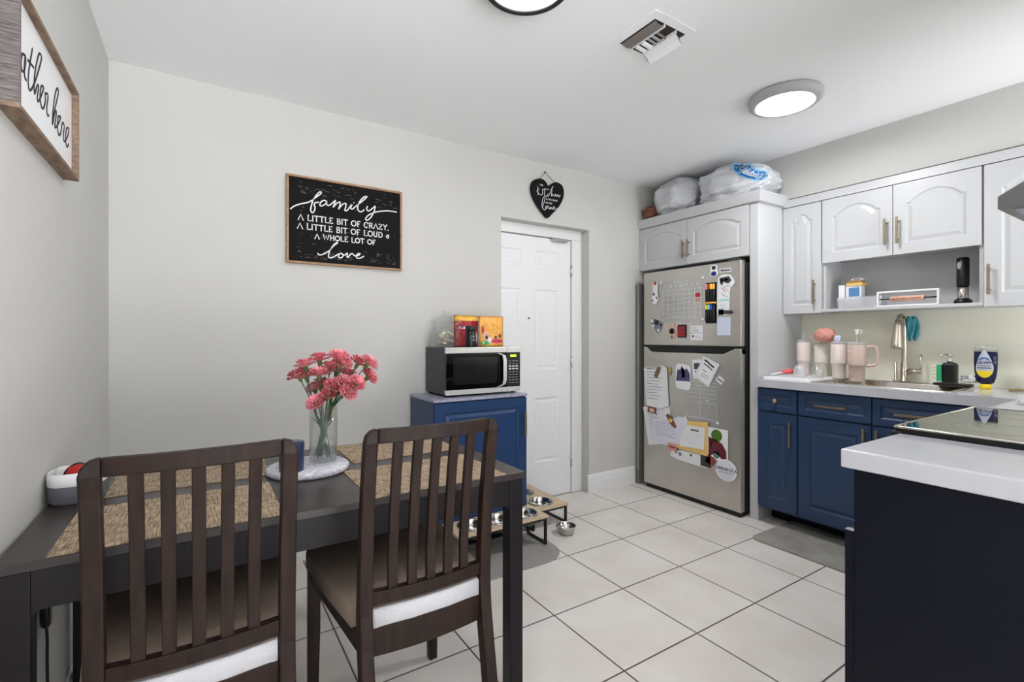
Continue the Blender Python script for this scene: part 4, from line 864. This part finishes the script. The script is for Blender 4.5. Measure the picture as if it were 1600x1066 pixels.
b = MB().tube([(.05,.35,.775),(.05,.37,.775),(.674,.37,.775),(.674,.35,.775)], .010, CHROME, 10).box(.04,.06,.325,.352,.765,.785,CHROME).box(.664,.684,.325,.352,.765,.785,CHROME); b.build('oven_handle', t)
MB().box(.006, .718, -.315, .318, .915, .933, BLK).box(.008, .716, -.313, .316, .9335, .938, COOK).build('glass_top', t)
b = MB().tube([(.004,-.315,.936),(.004,.310,.936),(.012,.322,.936),(.712,.322,.936),(.720,.310,.936),(.720,-.315,.936)], .0042, CHROME, 8); b.build('edge_trim', t)
b = MB()
for x, y, r_ in ((.19,.14,.10),(.53,.14,.08),(.19,-.14,.08),(.53,-.14,.10)):
    b.rings([[(x+k*cos(a),y+k*sin(a),.9384) for a in [2*pi*i/40 for i in range(40)]] for k in (r_,r_-.002)], INKG, False, False, False)
b.build('burner_marking', t)
t = thing('range_hood', 'grey steel range hood at the right edge of the photo', 'range hood', (1.79, -.055, 1.54))
pr = [(0,0),(.445,0),(.445,.033),(.30,.12),(0,.12)]
MB().rings([[(x,p[0],p[1]) for p in pr] for x in (0,.74)], mat('hood_steel', (112,112,114), .35, metal=.8), False).build('canopy', t)
MB().box(.03,.71,.03,.42,-.003,.0,mat('hood_filter', (170,175,190), .4, metal=.5)).build('filter', t)
MB().box(.30,.34,.33,.37,-.006,-.003,LGREY).build('switch', t)

# ------------------------------------------------------------ microwave stand
t = cab('microwave_stand', 'navy cabinet standing in front of the back wall beside the white door', 1.058, 2.452)
t.rotation_euler = (0,0,0)
b = MB().box(0, .606, 0, .34, .07, .838, NAVYM).box(0.02,.586,.03,.32,0,.07,NAVYD); b.build('body', t)
MB().box(-.003, .609, -.018, .343, .838, .853, CABTOP).build('top', t, bevel=.002)
o = door_leaf(.600, .745, .018, NAVYM, .055, 0); o = o.build('door', t, loc=(.003,-.0185,.085))
b = MB(); bar_pull(b, (.575, .592), .155, NICK, True); b.build('handle', o, bevel=.001)
MZ = .853
t = thing('microwave_oven', 'black and silver microwave on the navy cabinet', 'microwave', (1.155, 2.505, MZ))
mw, mh, md = .50, .282, .285
MB().box(0, mw, .012, md, .012, mh, mat('microwave_case', (52,53,60), .45)).build('case', t, bevel=.003)
b = MB().box(0, .403, -.012, .012, .012, .040, SILVER).box(0, .403, -.012, .012, .250, mh+.001, SILVER).box(0, .403, -.010, .012, .040, .250, GLASSB)
b.build('door', t, bevel=.002)
b = MB().box(.045,.335,-.0108,-.0100,.07,.225,mat('oven_window',(26,26,27),.12)); b.build('window', t)
b = MB().box(.406, mw, -.012, .012, .012, .040, SILVER).box(.406, mw, -.012, .012, .250, mh+.001, SILVER).box(.406, mw, -.011, .012, .040, .250, BLK)
b.build('control_panel', t, bevel=.002)
b = MB().rings([[(x+dx,y,z) for dx in (0,.022)]+[(x+.022,y+.006,z),(x,y+.006,z)] for x,y,z in ((.335,-.014,.246),(.362,-.030,.232),(.366,-.036,.20),(.366,-.036,.09),(.362,-.030,.060),(.330,-.014,.042))], SILVER, False)
b.build('handle', t, bevel=.001)
b = MB().box(.428,.470,-.0118,-.0112,.222,.236,DISP)
textgeo(b, '12:40', .013, BLK, face_mx((.449,-.0121,.2245), (1,0,0), (0,0,1)), .0002); b.build('display', t)
b = MB()
for r_ in range(9):
    for c_ in range(3):
        big = r_ in (2,3); b.box(.418+c_*.024, .434+c_*.024, -.0125, -.011, .195-.0165*r_, .195-.0165*r_+(.008 if big else .004), WHITE if big else LGREY)
b.build('keypad', t)
b = MB()
for x, y in ((.03,.03),(.47,.03),(.03,.26),(.47,.26)): b.cyl((x,y,0), .012, .0125, RUBBER, 12)
b.build('foot', t)
TZ = MZ+mh+.0005
# glass jar, tin, bags of treats on the microwave
t = thing('glass_jar', 'large faceted glass jar with lid on the left of the microwave top', 'jar', (1.225, 2.645, TZ))
n8 = 8
def oct_(r, z, n=8): return [(r*1.14*cos(2*pi*(i+.5)/n), r*1.14*sin(2*pi*(i+.5)/n), z) for i in range(n)]
b = MB().rings([oct_(.084,0),oct_(.088,.008),oct_(.076,.02),oct_(.074,.115),oct_(.068,.140),oct_(.070,.146),oct_(.066,.146),oct_(.064,.138),oct_(.070,.115),oct_(.072,.022),oct_(.02,.014)], GLASS, False)
b.build('body', t)
b = MB().rings([oct_(.080,.147),oct_(.084,.151),oct_(.070,.160),oct_(.034,.182),oct_(.014,.190),oct_(.012,.194)], GLASS, False); b.lathe([(.012,.193),(.020,.202),(.020,.213),(.012,.218),(.0001,.219)], GLASS, n=14); b.build('lid', t)
b = MB()
for k in range(26): b.box(-.009,.009,-.006,.006,-.005,.005, PINKD if k % 2 else CREAM, M=Matrix.Translation((rnd.uniform(-.042,.042),rnd.uniform(-.042,.042),.024+.075*rnd.random())) @ Matrix.Rotation(rnd.uniform(0,3),4,(rnd.random(),rnd.random(),rnd.random()+.1)))
o = b.build('treats', t); o['kind'] = 'stuff'
t = thing('spice_tin', 'black tin in front of the red bag on the microwave', 'tin', (1.335, 2.540, TZ))
MB().lathe([(.031,0),(.032,.002),(.032,.100)], mat('tin_black',(14,16,22),.3), n=28, cap0=True, cap1=True).build('body', t)
MB().lathe([(.033,.100),(.033,.124),(.030,.127),(.0001,.127)], BLK, n=28).build('lid', t)
b = MB()
for i, w_ in enumerate((.022,.026,.018,.024,.014)): b.rings([[(.0326*sin(a), -.0326*cos(a), .088-.012*i+dz) for a in (-w_/.064*1.6, 0, w_/.064*1.6)] for dz in (0,.005)], LGREY, False, False, False, closed=False)
b.build('label', t)
def pouch(name, label, x0, x1, y, h, m, topm, seed, deco, thk=.028, lean=.0):
    r_ = random.Random(seed); b = MB(); N = 14; K = 12
    def P(i, j, sgn):
        u = i/N; v = j/K; bulge = thk*(1-abs(2*u-1)**3)*(1-v**2.2)*(.7+.3*(1-v))
        return Vector((x0+(x1-x0)*(u+ .02*(1-v)*(1 if u < .5 else -1)*0) , y+sgn*bulge+lean*v+.003*noise.noise(Vector((u*5,v*6,seed))), TZ+.001+h*v))
    for sgn in (-1, 1):
        vs = [P(i,j,sgn) for j in range(K+1) for i in range(N+1)]
        for j in range(K):
            fs = [(j*(N+1)+i, j*(N+1)+i+1, (j+1)*(N+1)+i+1, (j+1)*(N+1)+i) for i in range(N)]
            b.add(vs, fs, topm if j >= K-2 else m, True)
    b.add([P(i,0,-1) for i in range(N+1)]+[P(i,0,1) for i in range(N,-1,-1)], [tuple(range(2*N+2))], m)
    for (u, v, su, sv, mm) in deco:
        c_ = [P(u*N+ a*su*N, v*K+c*sv*K, -1)+Vector((0,-.0015,0)) for a, c in [(cos(2*pi*q/14),sin(2*pi*q/14)) for q in range(14)]]
        b.add(c_, [tuple(range(14))], mm)
    return at(b, name, label, 'bag')
pouch('treat_bag', 'red and yellow treat pouch behind the black tin', 1.285, 1.455, 2.665, .192, REDF, mat('gold_film',(226,160,40),.35,col2=(240,200,90),scale=20), 2, [(.45,.62,.30,.05,PAPER),(.78,.3,.14,.22,PAPER),(.4,.5,.25,.06,MAG),(.30,.66,.10,.03,PURP)])
pouch('treat_bag', 'orange treat pouch at the right end of the microwave top', 1.432, 1.605, 2.615, .190, ORG, ORG, 5, [(.64,.18,.30,.07,MAG),(.22,.36,.10,.16,PEACH),(.24,.30,.05,.06,INK),(.18,.12,.15,.07,GRN),(.6,.60,.22,.18,mat('gold_print',(240,190,90),.4,col2=(210,120,40),scale=80)),(.35,.22,.08,.08,WHITE),(.6,.30,.06,.06,SKIN1),(.8,.34,.08,.07,SKIN1),(.12,.55,.05,.14,REDF)])

# ------------------------------------------------------------ pet bowls
def bowl(label, x, y, z, r=.075, d=.05, group=None):
    b = MB().lathe([(r+.012,.002),(r+.012,.005),(r+.004,.007),(r,.004),(r*.93,-d*.6),(r*.80,-d),(.0001,-d)], BOWL, c=(x,y,z), n=40)
    b.lathe([(r+.012,.002),(r+.001,.001),(r*.96,-d*.6),(r*.83,-d-.002),(.0001,-d-.002)], BOWL, c=(x,y,z), n=40)
    return at(b, 'pet_bowl', label, 'bowl', group)
def stand(label, x0, x1, y0, y1, h, holes, rr=.078):
    t = thing('bowl_stand', label, 'pet feeder', ((x0+x1)/2, (y0+y1)/2, 0))
    b = MB(); th = .014
    # top board with round holes: strips between the holes
    along_x = (x1-x0) > (y1-y0)
    def bd(z):
        pass
    segs = []
    hs = sorted(holes, key=lambda q: q[0] if along_x else q[1])
    lo, hi = (x0, x1) if along_x else (y0, y1); a0, a1 = (y0, y1) if along_x else (x0, x1)
    cuts = [lo]+[((hs[i][0 if along_x else 1]+hs[i+1][0 if along_x else 1])/2) for i in range(len(hs)-1)]+[hi]
    for i, hh_ in enumerate(hs):
        c_ = hh_; l0, l1 = cuts[i], cuts[i+1]
        ang = [2*pi*k/32 for k in range(32)]
        cx, cy = c_; bx0, bx1, by0, by1 = (l0,l1,a0,a1) if along_x else (a0,a1,l0,l1)
        def outp(a):
            dx, dy = cos(a), sin(a); s_ = min(((bx1-cx)/dx if dx > 0 else (bx0-cx)/dx) if abs(dx) > 1e-9 else 9, ((by1-cy)/dy if dy > 0 else (by0-cy)/dy) if abs(dy) > 1e-9 else 9)
            return (cx+dx*s_, cy+dy*s_)
        corners = [math.atan2(y_-cy, x_-cx) % (2*pi) for x_ in (bx0,bx1) for y_ in (by0,by1)]
        ang = sorted(ang+corners)
        R0 = [(cx+rr*cos(a), cy+rr*sin(a)) for a in ang]; R1 = [outp(a) for a in ang]
        b.rings([[(p[0],p[1],h-th) for p in R0],[(p[0],p[1],h) for p in R0],[(p[0],p[1],h) for p in R1],[(p[0],p[1],h-th) for p in R1],[(p[0],p[1],h-th) for p in R0]], PALE, False, False, False)
    sub(b, 'board', t)
    q = .014; e = .006
    for x in (x0+e, x1-e-q):
        for y in (y0+e, y1-e-q): sub(MB().box(x, x+q, y, y+q, 0, h-th-.0005, BLKM), 'leg', t)
    b = MB()
    for x in (x0+e, x1-e-q): b.box(x, x+q, y0+e+q, y1-e-q, h-th-.0145, h-th-.0005, BLKM).box(x, x+q, y0+e+q, y1-e-q, .0, .012, BLKM)
    for y in (y0+e, y1-e-q): b.box(x0+e+q, x1-e-q, y, y+q, h-th-.0145, h-th-.0005, BLKM)
    sub(b, 'rail', t)
    return t
stand('nearer pale wood and black pet bowl stand, partly behind the table leg', 1.10, 1.672, 2.225, 2.425, .168, [(1.235,2.325),(1.395,2.325),(1.565,2.325)])
stand('pet bowl stand with pale wood board in front of the white door', 1.705, 1.985, 2.43, 2.875, .128, [(1.845,2.545),(1.845,2.755)])
bowl('steel pet bowl, left one of the nearer stand beside the navy cabinet foot', 1.235, 2.325, .1685)
bowl('steel pet bowl in the middle of the nearer stand, seen between chair and table leg', 1.395, 2.325, .1685)
bowl('steel pet bowl half hidden behind the table leg on the nearer stand', 1.565, 2.325, .1685)
bowl('steel pet bowl on the front half of the stand by the door', 1.845, 2.545, .1285)
bowl('steel pet bowl on the back half of the stand by the door', 1.845, 2.755, .1285)
b = MB().lathe([(.0001,.003),(.040,.003),(.047,.010),(.058,.048),(.062,.052),(.059,.055),(.055,.048),(.045,.012),(.0001,.007)], BOWL, c=(1.862,2.302,0), n=36)
at(b, 'pet_bowl', 'small steel bowl standing alone on the floor tiles', 'bowl')
def mat_(name, label, cx, cy, w_, l_, r, m, h=.006, rz=0):
    b = MB(); b.rings([[(p[0],p[1],z) for p in rrect(w_-2*i_, l_-2*i_, r-i_, 10)] for i_,z in ((0,0),(0,h*.8),(.004,h),(.012,h))], m, False)
    o = tag(b.build(name), label, 'mat'); o.location = (cx,cy,.0005); o.rotation_euler = (0,0,rz); return o
mat_('pet_mat', 'grey rounded mat under the nearer pet bowl stand', 1.37, 2.243, .66, .375, .16, GREYT)
for o_ in [bpy.data.objects[n] for n in ('bowl_stand',)]: o_.location.z += .0068
for n in ('pet_bowl','pet_bowl.001','pet_bowl.002'): bpy.data.objects[n].location.z += .0068
mat_('kitchen_mat', 'grey anti-fatigue mat in front of the sink cabinets', 2.985, 1.17, .50, .98, .05, KMAT, .012)

# ------------------------------------------------------------ dining table
TX0, TX1, TY0, TY1, TH = XL+.008, .905, 1.332, 2.062, .75
t = thing('dining_table', 'dark espresso wood dining table pushed into the corner', 'table', ((TX0+TX1)/2, (TY0+TY1)/2, 0))
sub(MB().box(TX0, TX1, TY0, TY1, TH-.020, TH, WOODTOP), 'tabletop', t, bevel=.0015)
def apron(p0, p1, nrm, zt, zb, m=WOODT):
    """board with a rounded bracket at both ends, between two legs"""
    p0, p1 = Vector(p0), Vector(p1); L = (p1-p0).length; u = (p1-p0)/L; r = .018
    pts = [(0,zt),(0,zb-r)]+[(r-r*cos(a), zb-r+r*sin(a)) for a in [pi/2*k/6 for k in range(7)]][1:]+[(L-r+r*sin(a), zb-r+r*cos(a)) for a in [pi/2*k/6 for k in range(7)]]+[(L,zt)]
    n = Vector(nrm)*.022
    return MB().rings([[p0+u*a+Z3*z for a,z in pts],[p0+u*a+Z3*z+n for a,z in pts]], m, False)
lg = .050
i0, i1, j0, j1 = TX0+.006, TX1-.006, TY0+.006, TY1-.006; AZ = .646
for x in (i0, i1-lg):
    for y in (j0, j1-lg): sub(MB().box(x, x+lg, y, y+lg, 0, TH-.0205, WOODT), 'leg', t, bevel=.003)
sub(apron((i0+lg,j0+.004,0),(i1-lg,j0+.004,0),(0,1,0),TH-.021,AZ), 'apron', t)
sub(apron((i0+lg,j1-.004,0),(i1-lg,j1-.004,0),(0,-1,0),TH-.021,AZ), 'apron', t)
sub(apron((i0+.004,j0+lg,0),(i0+.004,j1-lg,0),(1,0,0),TH-.021,AZ), 'apron', t)
sub(apron((i1-.004,j0+lg,0),(i1-.004,j1-lg,0),(-1,0,0),TH-.021,AZ), 'apron', t)
for x0_, x1_, y0_, y1_, lb in ((-.268,.172,1.336,1.656,'woven tan placemat at the front left of the table'),(.392,.832,1.334,1.654,'woven tan placemat at the front right of the table'),
     (-.232,.190,1.742,2.035,'woven tan placemat at the back left of the table, beside the basket'),(.450,.862,1.742,2.040,'woven tan placemat at the back right of the table, behind the vase')):
    b = MB().box(x0_,x1_,y0_,y1_,TH+.0004,TH+.0026,WEAVE); at(b, 'placemat', lb, 'placemat', 'woven placemats on the dining table')
# tray, vase, tin
cx, cy = .300, 1.735
b = MB().lathe([(.0001,0),(.122,0),(.128,.004),(.128,.016),(.124,.020),(.0001,.020)], TERR, c=(cx,cy,TH+.0004), n=64)
at(b, 'round_tray', 'round white speckled stone tray in the middle of the table', 'tray')
vz = TH+.0208; vx, vy = .353, 1.765
b = MB().lathe([(.0001,0),(.043,0),(.046,.003),(.046,.190),(.0435,.190),(.0435,.008),(.0001,.008)], GLASS, c=(vx,vy,vz), n=48)
t = thing('glass_vase', 'clear glass cylinder vase full of pink carnations on the stone tray', 'vase', (vx,vy,vz)); sub(b, 'glass', t)
sub(MB().lathe([(.0001,.0085),(.0430,.0085),(.0430,.045),(.0001,.045)], WATER, c=(vx,vy,vz), n=40), 'water', t)
t = thing('candle_tin', 'navy blue lidded candle tin on the stone tray', 'candle', (.240,1.685,vz))
MB().lathe([(.0001,0),(.036,0),(.037,.002),(.037,.074),(.036,.076)], CANDLE, n=40, cap1=True).build('tin', t)
MB().lathe([(.038,.068),(.038,.089),(.036,.092),(.0001,.092)], CANDLE, n=40).build('lid', t)
FLOW = [[0.279, 1.817, 1.068], [0.294, 1.769, 1.107], [0.343, 1.782, 1.125], [0.331, 1.726, 1.077], [0.375, 1.773, 1.095], [0.386, 1.686, 1.135], [0.395, 1.673, 1.111], [0.434, 1.765, 1.07], [0.371, 1.692, 1.036], [0.405, 1.676, 1.045], [0.438, 1.655, 1.045], [0.412, 1.664, 1.015], [0.462, 1.718, 1.112], [0.487, 1.683, 1.111], [0.489, 1.682, 1.063], [0.336, 1.833, 1.016], [0.349, 1.775, 1.04], [0.322, 1.733, 0.979], [0.356, 1.705, 1.007], [0.4, 1.776, 1.081], [0.304, 1.813, 1.065], [0.399, 1.711, 1.023]]
names = ['at the far left end','in the upper left','topmost left of centre','large one left of centre','behind the centre','topmost of the bunch','upper centre, below the topmost','right of centre','large one in the lower centre','deep pink one in the middle right','large one at the right of the bunch','lower right','upper right','upper right outermost','far right lowest','low one at the left','centre left, small','lowest one above the vase rim','small one low in the centre','in the very centre','left, behind the far left one','lower centre right']
base_rnd = random.Random(5)
for k, p in enumerate(FLOW):
    p = Vector(p); c0 = Vector((vx,vy,vz+.012)); d2 = Vector((p.x-vx, p.y-vy, 0)); e = d2.normalized() if d2.length > .001 else X3
    rim = Vector((vx,vy,vz+.185))+e*min(.034, d2.length*.55); bot = c0 - e*base_rnd.uniform(.008,.030)+Vector((base_rnd.uniform(-.008,.008),base_rnd.uniform(-.008,.008),0))
    tdir = (p-rim).normalized(); head = p
    t = thing('carnation', 'pink carnation in the glass vase, '+names[k], 'flower', tuple(bot), 0, 'carnations in the vase')
    calb = head-tdir*.030
    path = crom([bot, bot.lerp(rim,.5), rim, calb], 5)
    b = MB().tube(path, .0017, STEM, 6); sub(b, 'stem', t)
    rot = Vector((0,0,1)).rotation_difference(tdir).to_matrix().to_4x4(); M = Matrix.Translation(calb) @ rot
    b = MB().lathe([(.002,0),(.0055,.004),(.0075,.016),(.0095,.026),(.006,.027)], CALYX, n=10, M=M); sub(b, 'calyx', t)
    # frilled petals in three whorls
    b = MB(); s_ = base_rnd.uniform(.98,1.22)*(.8 if k in (15,16,18) else 1); pm = PETAL if k % 2 else PETAL2
    for wh, (n_, r_, z0_, z1_, cup) in enumerate(((9,.029,.020,.030,.0),(8,.023,.022,.041,.006),(6,.015,.022,.047,.010))):
        for i in range(n_):
            a0 = 2*pi*i/n_+wh*.35; da = 2*pi/n_*.72; rows = []
            for j in range(4):
                v_ = j/3; row = []
                for q in range(7):
                    u_ = q/6*2-1; a = a0+u_*da*(.25+.75*v_)
                    rr_ = (.004+r_*v_*(1-.10*u_*u_))*s_; zz = z0_+(z1_-z0_)*v_**(.6 if wh else 1.4)
                    if j == 3: zz += .0032*((-1)**q)+base_rnd.uniform(-.0015,.0015); rr_ += base_rnd.uniform(-.002,.002)
                    row.append(M @ Vector((rr_*cos(a), rr_*sin(a), zz*1.0)))
                rows.append(row)
            b.rings(rows, pm, True, False, False, closed=False)
    sub(b, 'petals', t, fix=False)
    if k % 2 == 0:
        b = MB(); m_ = path[len(path)*2//5]; 
        for s2 in (-1,1):
            tip = m_+Vector((s2*.022+e.x*.01, base_rnd.uniform(-.012,.012), .034)); b.tube([m_, m_.lerp(tip,.5)+Z3*.004, tip], [.0012,.0022,.0003], LEAFG if 0 else STEM, 5)
        sub(b, 'leaf', t)
# basket in the corner
KB = .70; BX, BY = -.288, 1.765
t = thing('storage_basket', 'round grey and white fabric basket in the left corner of the table', 'basket', (BX, BY, TH+.0004))
def rr4(w_, l_, r, z): return [(p[0]*KB,p[1]*KB,z*KB) for p in rrect(w_, l_, r, 8)]
b = MB().rings([rr4(.150,.140,.06,0), rr4(.170,.158,.065,.012), rr4(.174,.162,.067,.072)], FABG, True, True, False); b.build('base', t)
b = MB().rings([rr4(.174,.162,.067,.072), rr4(.178,.166,.068,.075), rr4(.176,.164,.067,.118), rr4(.170,.158,.065,.121), rr4(.166,.154,.063,.115), rr4(.162,.150,.06,.012)], WHITE, True, False, True); b.build('rim', t)
b = MB().rings([[(.028*cos(a)*k_, .014*sin(a)*k_, z) for a in [2*pi*i/20 for i in range(20)]] for k_,z in ((1,0),(1.05,.02),(.9,.034),(.5,.040))], RED, True)
b.v = [v+Vector((BX+.004,BY-.010,TH+.060)) for v in b.v]; at(b, 'red_pouch', 'red pouch inside the grey and white basket', 'pouch')
b = MB().tube(crom([(BX-.030,BY-.016,TH+.060),(BX-.022,BY-.014,TH+.088),(BX+.002,BY-.014,TH+.104),(BX+.026,BY-.012,TH+.090),(BX+.034,BY-.010,TH+.060)],6), .0022, BLK, 8)
at(b, 'charging_cable', 'black cable loop over the red pouch in the basket', 'cable')
b = MB().rings([[(BX-.030+p[0],BY+.03+p[1],TH+z) for p in rrect(.04*k_,.03*k_,.008)] for k_,z in ((1,.03),(1,.086),(.8,.089))], WHITE, False); at(b, 'white_box', 'small white box standing in the basket', 'box')
# cord with plug block at the left wall under the table
b = MB().tube(crom([(XL+.012,1.700,.70),(XL+.011,1.706,.60),(XL+.012,1.712,.52)],5), .0035, BLK, 8).rings([[(XL+.012+p[0],1.717+p[1],z) for p in rrect(.020*k_,.028*k_,.007)] for k_,z in ((.5,.440),(1,.450),(1,.495),(.6,.515))], BLK, True)
b.tube(crom([(XL+.012,1.717,.445),(XL+.012,1.725,.40),(XL+.010,1.735,.33),(XL+.012,1.742,.15),(XL+.02,1.75,.006)],5), .0035, BLK, 8)
at(b, 'power_cord', 'black power cord with inline switch hanging at the left wall under the table', 'cord')

# ------------------------------------------------------------ chairs
def chair(label, x, y):
    t = thing('dining_chair', label, 'chair', (x, y, 0), 0, 'dark slat-back chairs at the dining table')
    # local: y=0 is the back post line at seat height, seat toward +y
    hw = .187
    def post(s_):
        pth = [(-.085,0),(-.045,.20),(-.005,.42),(0,.50),(-.004,.60),(-.018,.75),(-.042,.90),(-.052,.942)]
        rs = []
        for yy, zz in pth:
            d_ = .040 if zz < .5 else .036-.012*(zz-.5)/.45; w_ = .034
            
            rs.append([(s_*hw-s_*0, yy-d_/2, zz),(s_*(hw-w_), yy-d_/2, zz),(s_*(hw-w_), yy+d_/2, zz),(s_*hw, yy+d_/2, zz)])
        # rounded shoulder on the outer corner
        for a in (30,60,88):
            q = R(a); ox = hw-.030*(1-cos(q)); zz = .944+.030*sin(q); yy = -.051-.002*sin(q); d_ = .024
            rs.append([(s_*ox, yy-d_/2, zz),(s_*(hw-.034), yy-d_/2, zz+.0),(s_*(hw-.034), yy+d_/2, zz),(s_*ox, yy+d_/2, zz)])
        return MB().rings(rs, WOODD, False)
    post(-1).build('back_leg', t, bevel=.004); post(1).build('back_leg', t, bevel=.004)
    for s_ in (-1, 1):
        rs = [[(s_*(.225-a_),.475-b_,z) for a_, b_ in ((0,0),(w_,0),(w_,w_),(0,w_))] for w_, z in ((.030,0),(.036,.25),(.036,.455))]
        MB().rings(rs, WOODD, False).build('front_leg', t, bevel=.003)
    xi = hw-.034
    def bow(z0_, z1_, yc0, yc1, d_, bw, n=10, hwid=None):
        h_ = hwid or xi; rs = []
        for i in range(n+1):
            u = i/n*2-1; x_ = u*h_; o_ = -bw*(1-u*u)
            rs.append([(x_, yc0+o_-d_/2, z0_),(x_, yc0+o_+d_/2, z0_),(x_, yc1+o_+d_/2, z1_),(x_, yc1+o_-d_/2, z1_)])
        return MB().rings(rs, WOODD, False)
    bow(.938,.9735,-.050,-.054,.023,.016).build('top_rail', t, bevel=.003)
    bow(.522,.556,-.001,-.003,.024,.014).build('lower_rail', t, bevel=.002)
    bow(.392,.466,.0,.0,.022,.014, hwid=xi).build('seat_rail', t, bevel=.002)
    # side and front seat rails
    for s_ in (-1,1):
        MB().rings([[(s_*(a_-0),y_,z) for a_, z in ((q,.398),(q-.02,.398),(q-.02,.456),(q,.456))] for q, y_ in ((hw-.004,.018),(.218,.442))], WOODD, False).build('seat_rail', t, bevel=.002)
    MB().box(-.189,.189,.448,.468,.398,.456,WOODD).build('seat_rail', t, bevel=.002)
    for i in range(5):
        x_ = -xi+2*xi*(i+1)/6; u = x_/xi; o_ = -.014*(1-u*u); w_ = .0125; rs = []
        for z, yc in ((.550,-.003),(.64,-.004),(.75,-.018),(.85,-.032),(.945,-.051)):
            rs.append([(x_-w_, yc+o_-.007, z),(x_+w_, yc+o_-.007, z),(x_+w_, yc+o_+.007, z),(x_-w_, yc+o_+.007, z)])
        MB().rings(rs, WOODD, False).build('slat', t, bevel=.002)
    # padded seat: trapezoid outline, white lining under a taupe top
    def outl(k_, z, e_=0):
        pts = [(-.150,-.012),(-.05,-.022),(.05,-.022),(.150,-.012),(.155,.03),(.190,.032),(.212,.20),(.228,.42),(.215,.475),(.175,.490),(-.175,.490),(-.215,.475),(-.228,.42),(-.212,.20),(-.190,.032),(-.155,.03)]
        return [((p[0])*k_, .24+(p[1]-.24)*k_, z) for p in pts]
    MB().rings([outl(.97,.4575), outl(1,.464), outl(1,.506), outl(.985,.511)], SEATW, True).build('seat_lining', t)
    def sh_(pts): return [(p[0]-.005+(.004 if p[0] > 0 else -.003), (p[1]-.004 if abs(p[0]) > .152 and p[1] < .1 and p[1] > 0 else max(p[1]+.007, -.010)), p[2]) for p in pts]
    MB().rings([sh_(outl(.985,.459)), sh_(outl(1,.466)), sh_(outl(1,.505)), sh_(outl(.985,.5125)), sh_(outl(.8,.516)), sh_(outl(.3,.517))], SEATF, True).build('seat_cover', t)
    return t
chair('dark slat-back dining chair on the right, beside the free table leg', .513, 1.225)
chair('dark slat-back dining chair on the left, nearest the framed wall sign', -.006, 1.225)
